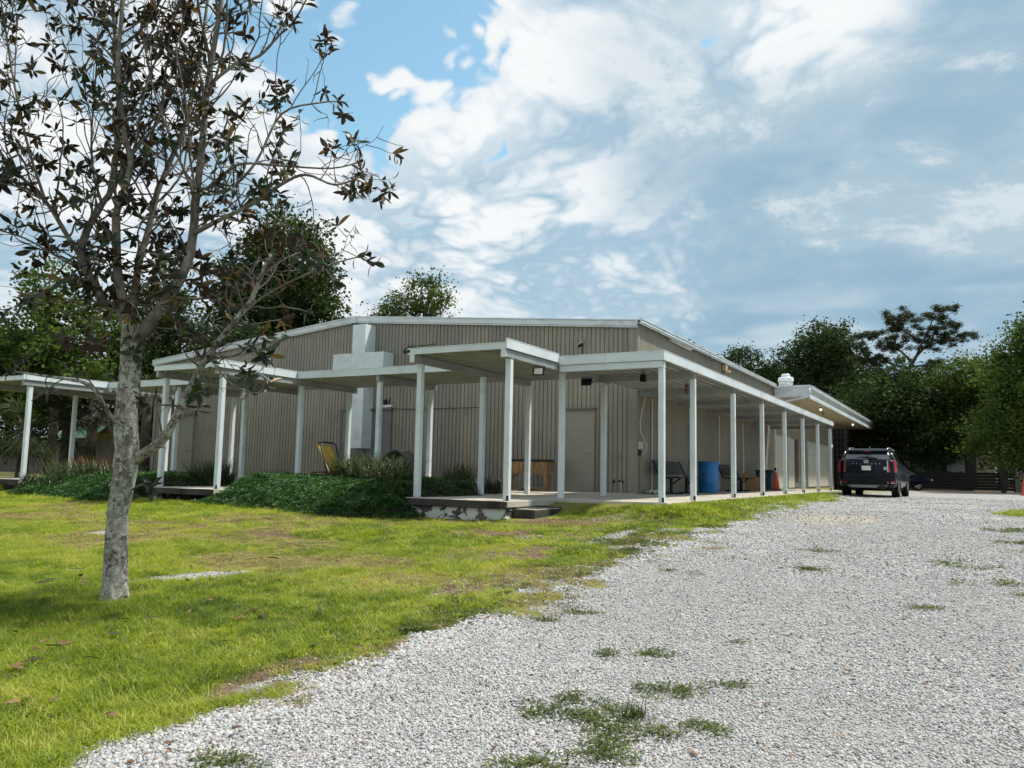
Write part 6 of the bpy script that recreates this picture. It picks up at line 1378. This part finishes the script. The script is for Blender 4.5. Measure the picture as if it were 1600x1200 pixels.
palm((-27.6, 18.2, -.1), 'taller fan palm with sunlit fronds above the left canopy', 3.1, 30, 1.4, 3, skirt_=False)
palm((-24.9, 18.4, -.1), 'fan palm with sunlit fronds above the canopy beside the magnolia', 2.9, 22, 1.1, 4, skirt_=False)
# ---------------------------------------------------------------- fences, shed, house
def fence(name, label, a, b, h, w, gap, mat, horiz=False, z=-.15, group=None):
    t = thing(name, label, 'fence', ((a[0]+b[0])/2, (a[1]+b[1])/2, z), group); a = Vector((a[0], a[1], z)); b = Vector((b[0], b[1], z)); L = (b-a).length; d = (b-a).normalized(); nr = Vector((d.y, -d.x, 0)); r = random.Random(len(label))
    if not horiz:
        n = int(L/(w+gap)); 
        for i in range(n):
            p = a+d*(i*(w+gap)+w/2); hh = h+r.uniform(-.03, .03); MB().bar(p, p+Vector((0, 0, hh)), w, .02, nr).build('board', M[mat], t)
        for zz in (.3, h-.3): MB().bar(a+nr*-.04+Vector((0, 0, zz)), b+nr*-.04+Vector((0, 0, zz)), .05, .08).build('rail', M[mat], t)
    else:
        n = int(h/(w+gap))
        for i in range(n): MB().bar(a+Vector((0, 0, .08+i*(w+gap)+w/2)), b+Vector((0, 0, .08+i*(w+gap)+w/2)), .025, w).build('board', M[mat], t)
        k = int(L/2.2)
        for i in range(k+1): p = a+d*L*i/k - nr*.04; MB().bar(p, p+Vector((0, 0, h+.1)), .1, .05, nr).build('post', M[mat], t)
    return t
fence('wooden_fence', 'grey upright board fence behind the left shrubs', (-45, 24.5), (-30.5, 27.5), 1.75, .14, .012, 'grey_wood')
M['dark_wood'] = mk('dark fence boards', (.013, .012, .011), .85, .3, 3, .2, 30)
fence('board_fence', 'dark horizontal board fence under the trees on the right', (-3.4, 60.0), (2.2, 57.5), 1.15, .17, .012, 'dark_wood', True)
fence('board_fence', 'pale short fence panel behind the right cone', (2.25, 57.4), (8.5, 55.5), 1.25, .14, .012, 'grey_wood')
# shed with green awning
M['shingle'] = mk('brown shingles', (.16, .125, .10), .85, .25, 5, .3, 20); M['tarp'] = mk('pale green awning', (.30, .50, .36), .6, .1, 2)
t = thing('garden_shed', 'small tan shed with brown roof and pale green awning beyond the left fence', 'shed', (-39.6, 27.6, -.15)); o = ORIGIN[t]
MB().box(o.x-2.2, o.x+2.2, o.y-1.4, o.y+1.4, -.2, 2.0).build('wall', M['tan_lamp'], t)
MB().prism([(o.x-2.5, 2.01), (o.x+2.5, 2.01), (o.x+.2, 2.95), (o.x-.2, 2.95)], o.y-1.7, o.y+1.7, 1).build('roof', M['shingle'], t)
MB().hexa([(o.x-1.9, o.y-3.0, 1.72), (o.x+2.4, o.y-3.0, 1.72), (o.x+1.6, o.y-1.72, 2.32), (o.x-1.3, o.y-1.72, 2.32), (o.x-1.9, o.y-3.0, 1.75), (o.x+2.4, o.y-3.0, 1.75), (o.x+1.6, o.y-1.72, 2.35), (o.x-1.3, o.y-1.72, 2.35)]).build('awning', M['tarp'], t)
# dark house beyond the drive
M['house'] = mk('slate grey house siding', (.10, .115, .125), .7, .12, 2); M['pane'] = mk('window pane', (.10, .14, .15), .1, .15, 1, spec=.7); M['cream'] = mk('cream wall', (.55, .50, .36), .7, .1, 2)
t = thing('house', 'slate grey house with white framed windows behind the dark board fence', 'house', (-2.4, 68.0, -.15)); o = ORIGIN[t]
b = MB(); [b.box(-9.0, .3, 67.0, 74, -.2+i*.0, 2.9) for i in range(1)]; b.build('wall', M['house'], t); 
for i in range(14): MB().box(-8.99, .29, 66.985, 66.999, .0+i*.2, .02+i*.2).build('siding_lap', M['black'], t)
MB().prism([(66.3, 2.9), (74.7, 2.9), (70.5, 4.9)], -9.6, .9, 0).build('roof', M['shingle'], t)
for x in (-3.65, -.95):
    w = MB().box(x-.5, x+.5, 66.93, 66.98, 1.0, 2.15).build('window', M['pane'], t)
    for a in ((x-.58, x-.5, .92, 2.23), (x+.5, x+.58, .92, 2.23), (x-.5, x+.5, 2.15, 2.23), (x-.5, x+.5, .92, 1.0), (x-.5, x+.5, 1.56, 1.60)): MB().box(a[0], a[1], 66.90, 66.978, a[2], a[3]).build('frame', M['white'], w)
MB().box(.32, 1.5, 67.4, 73, -.2, 2.7).build('porch_wall', M['cream'], t)
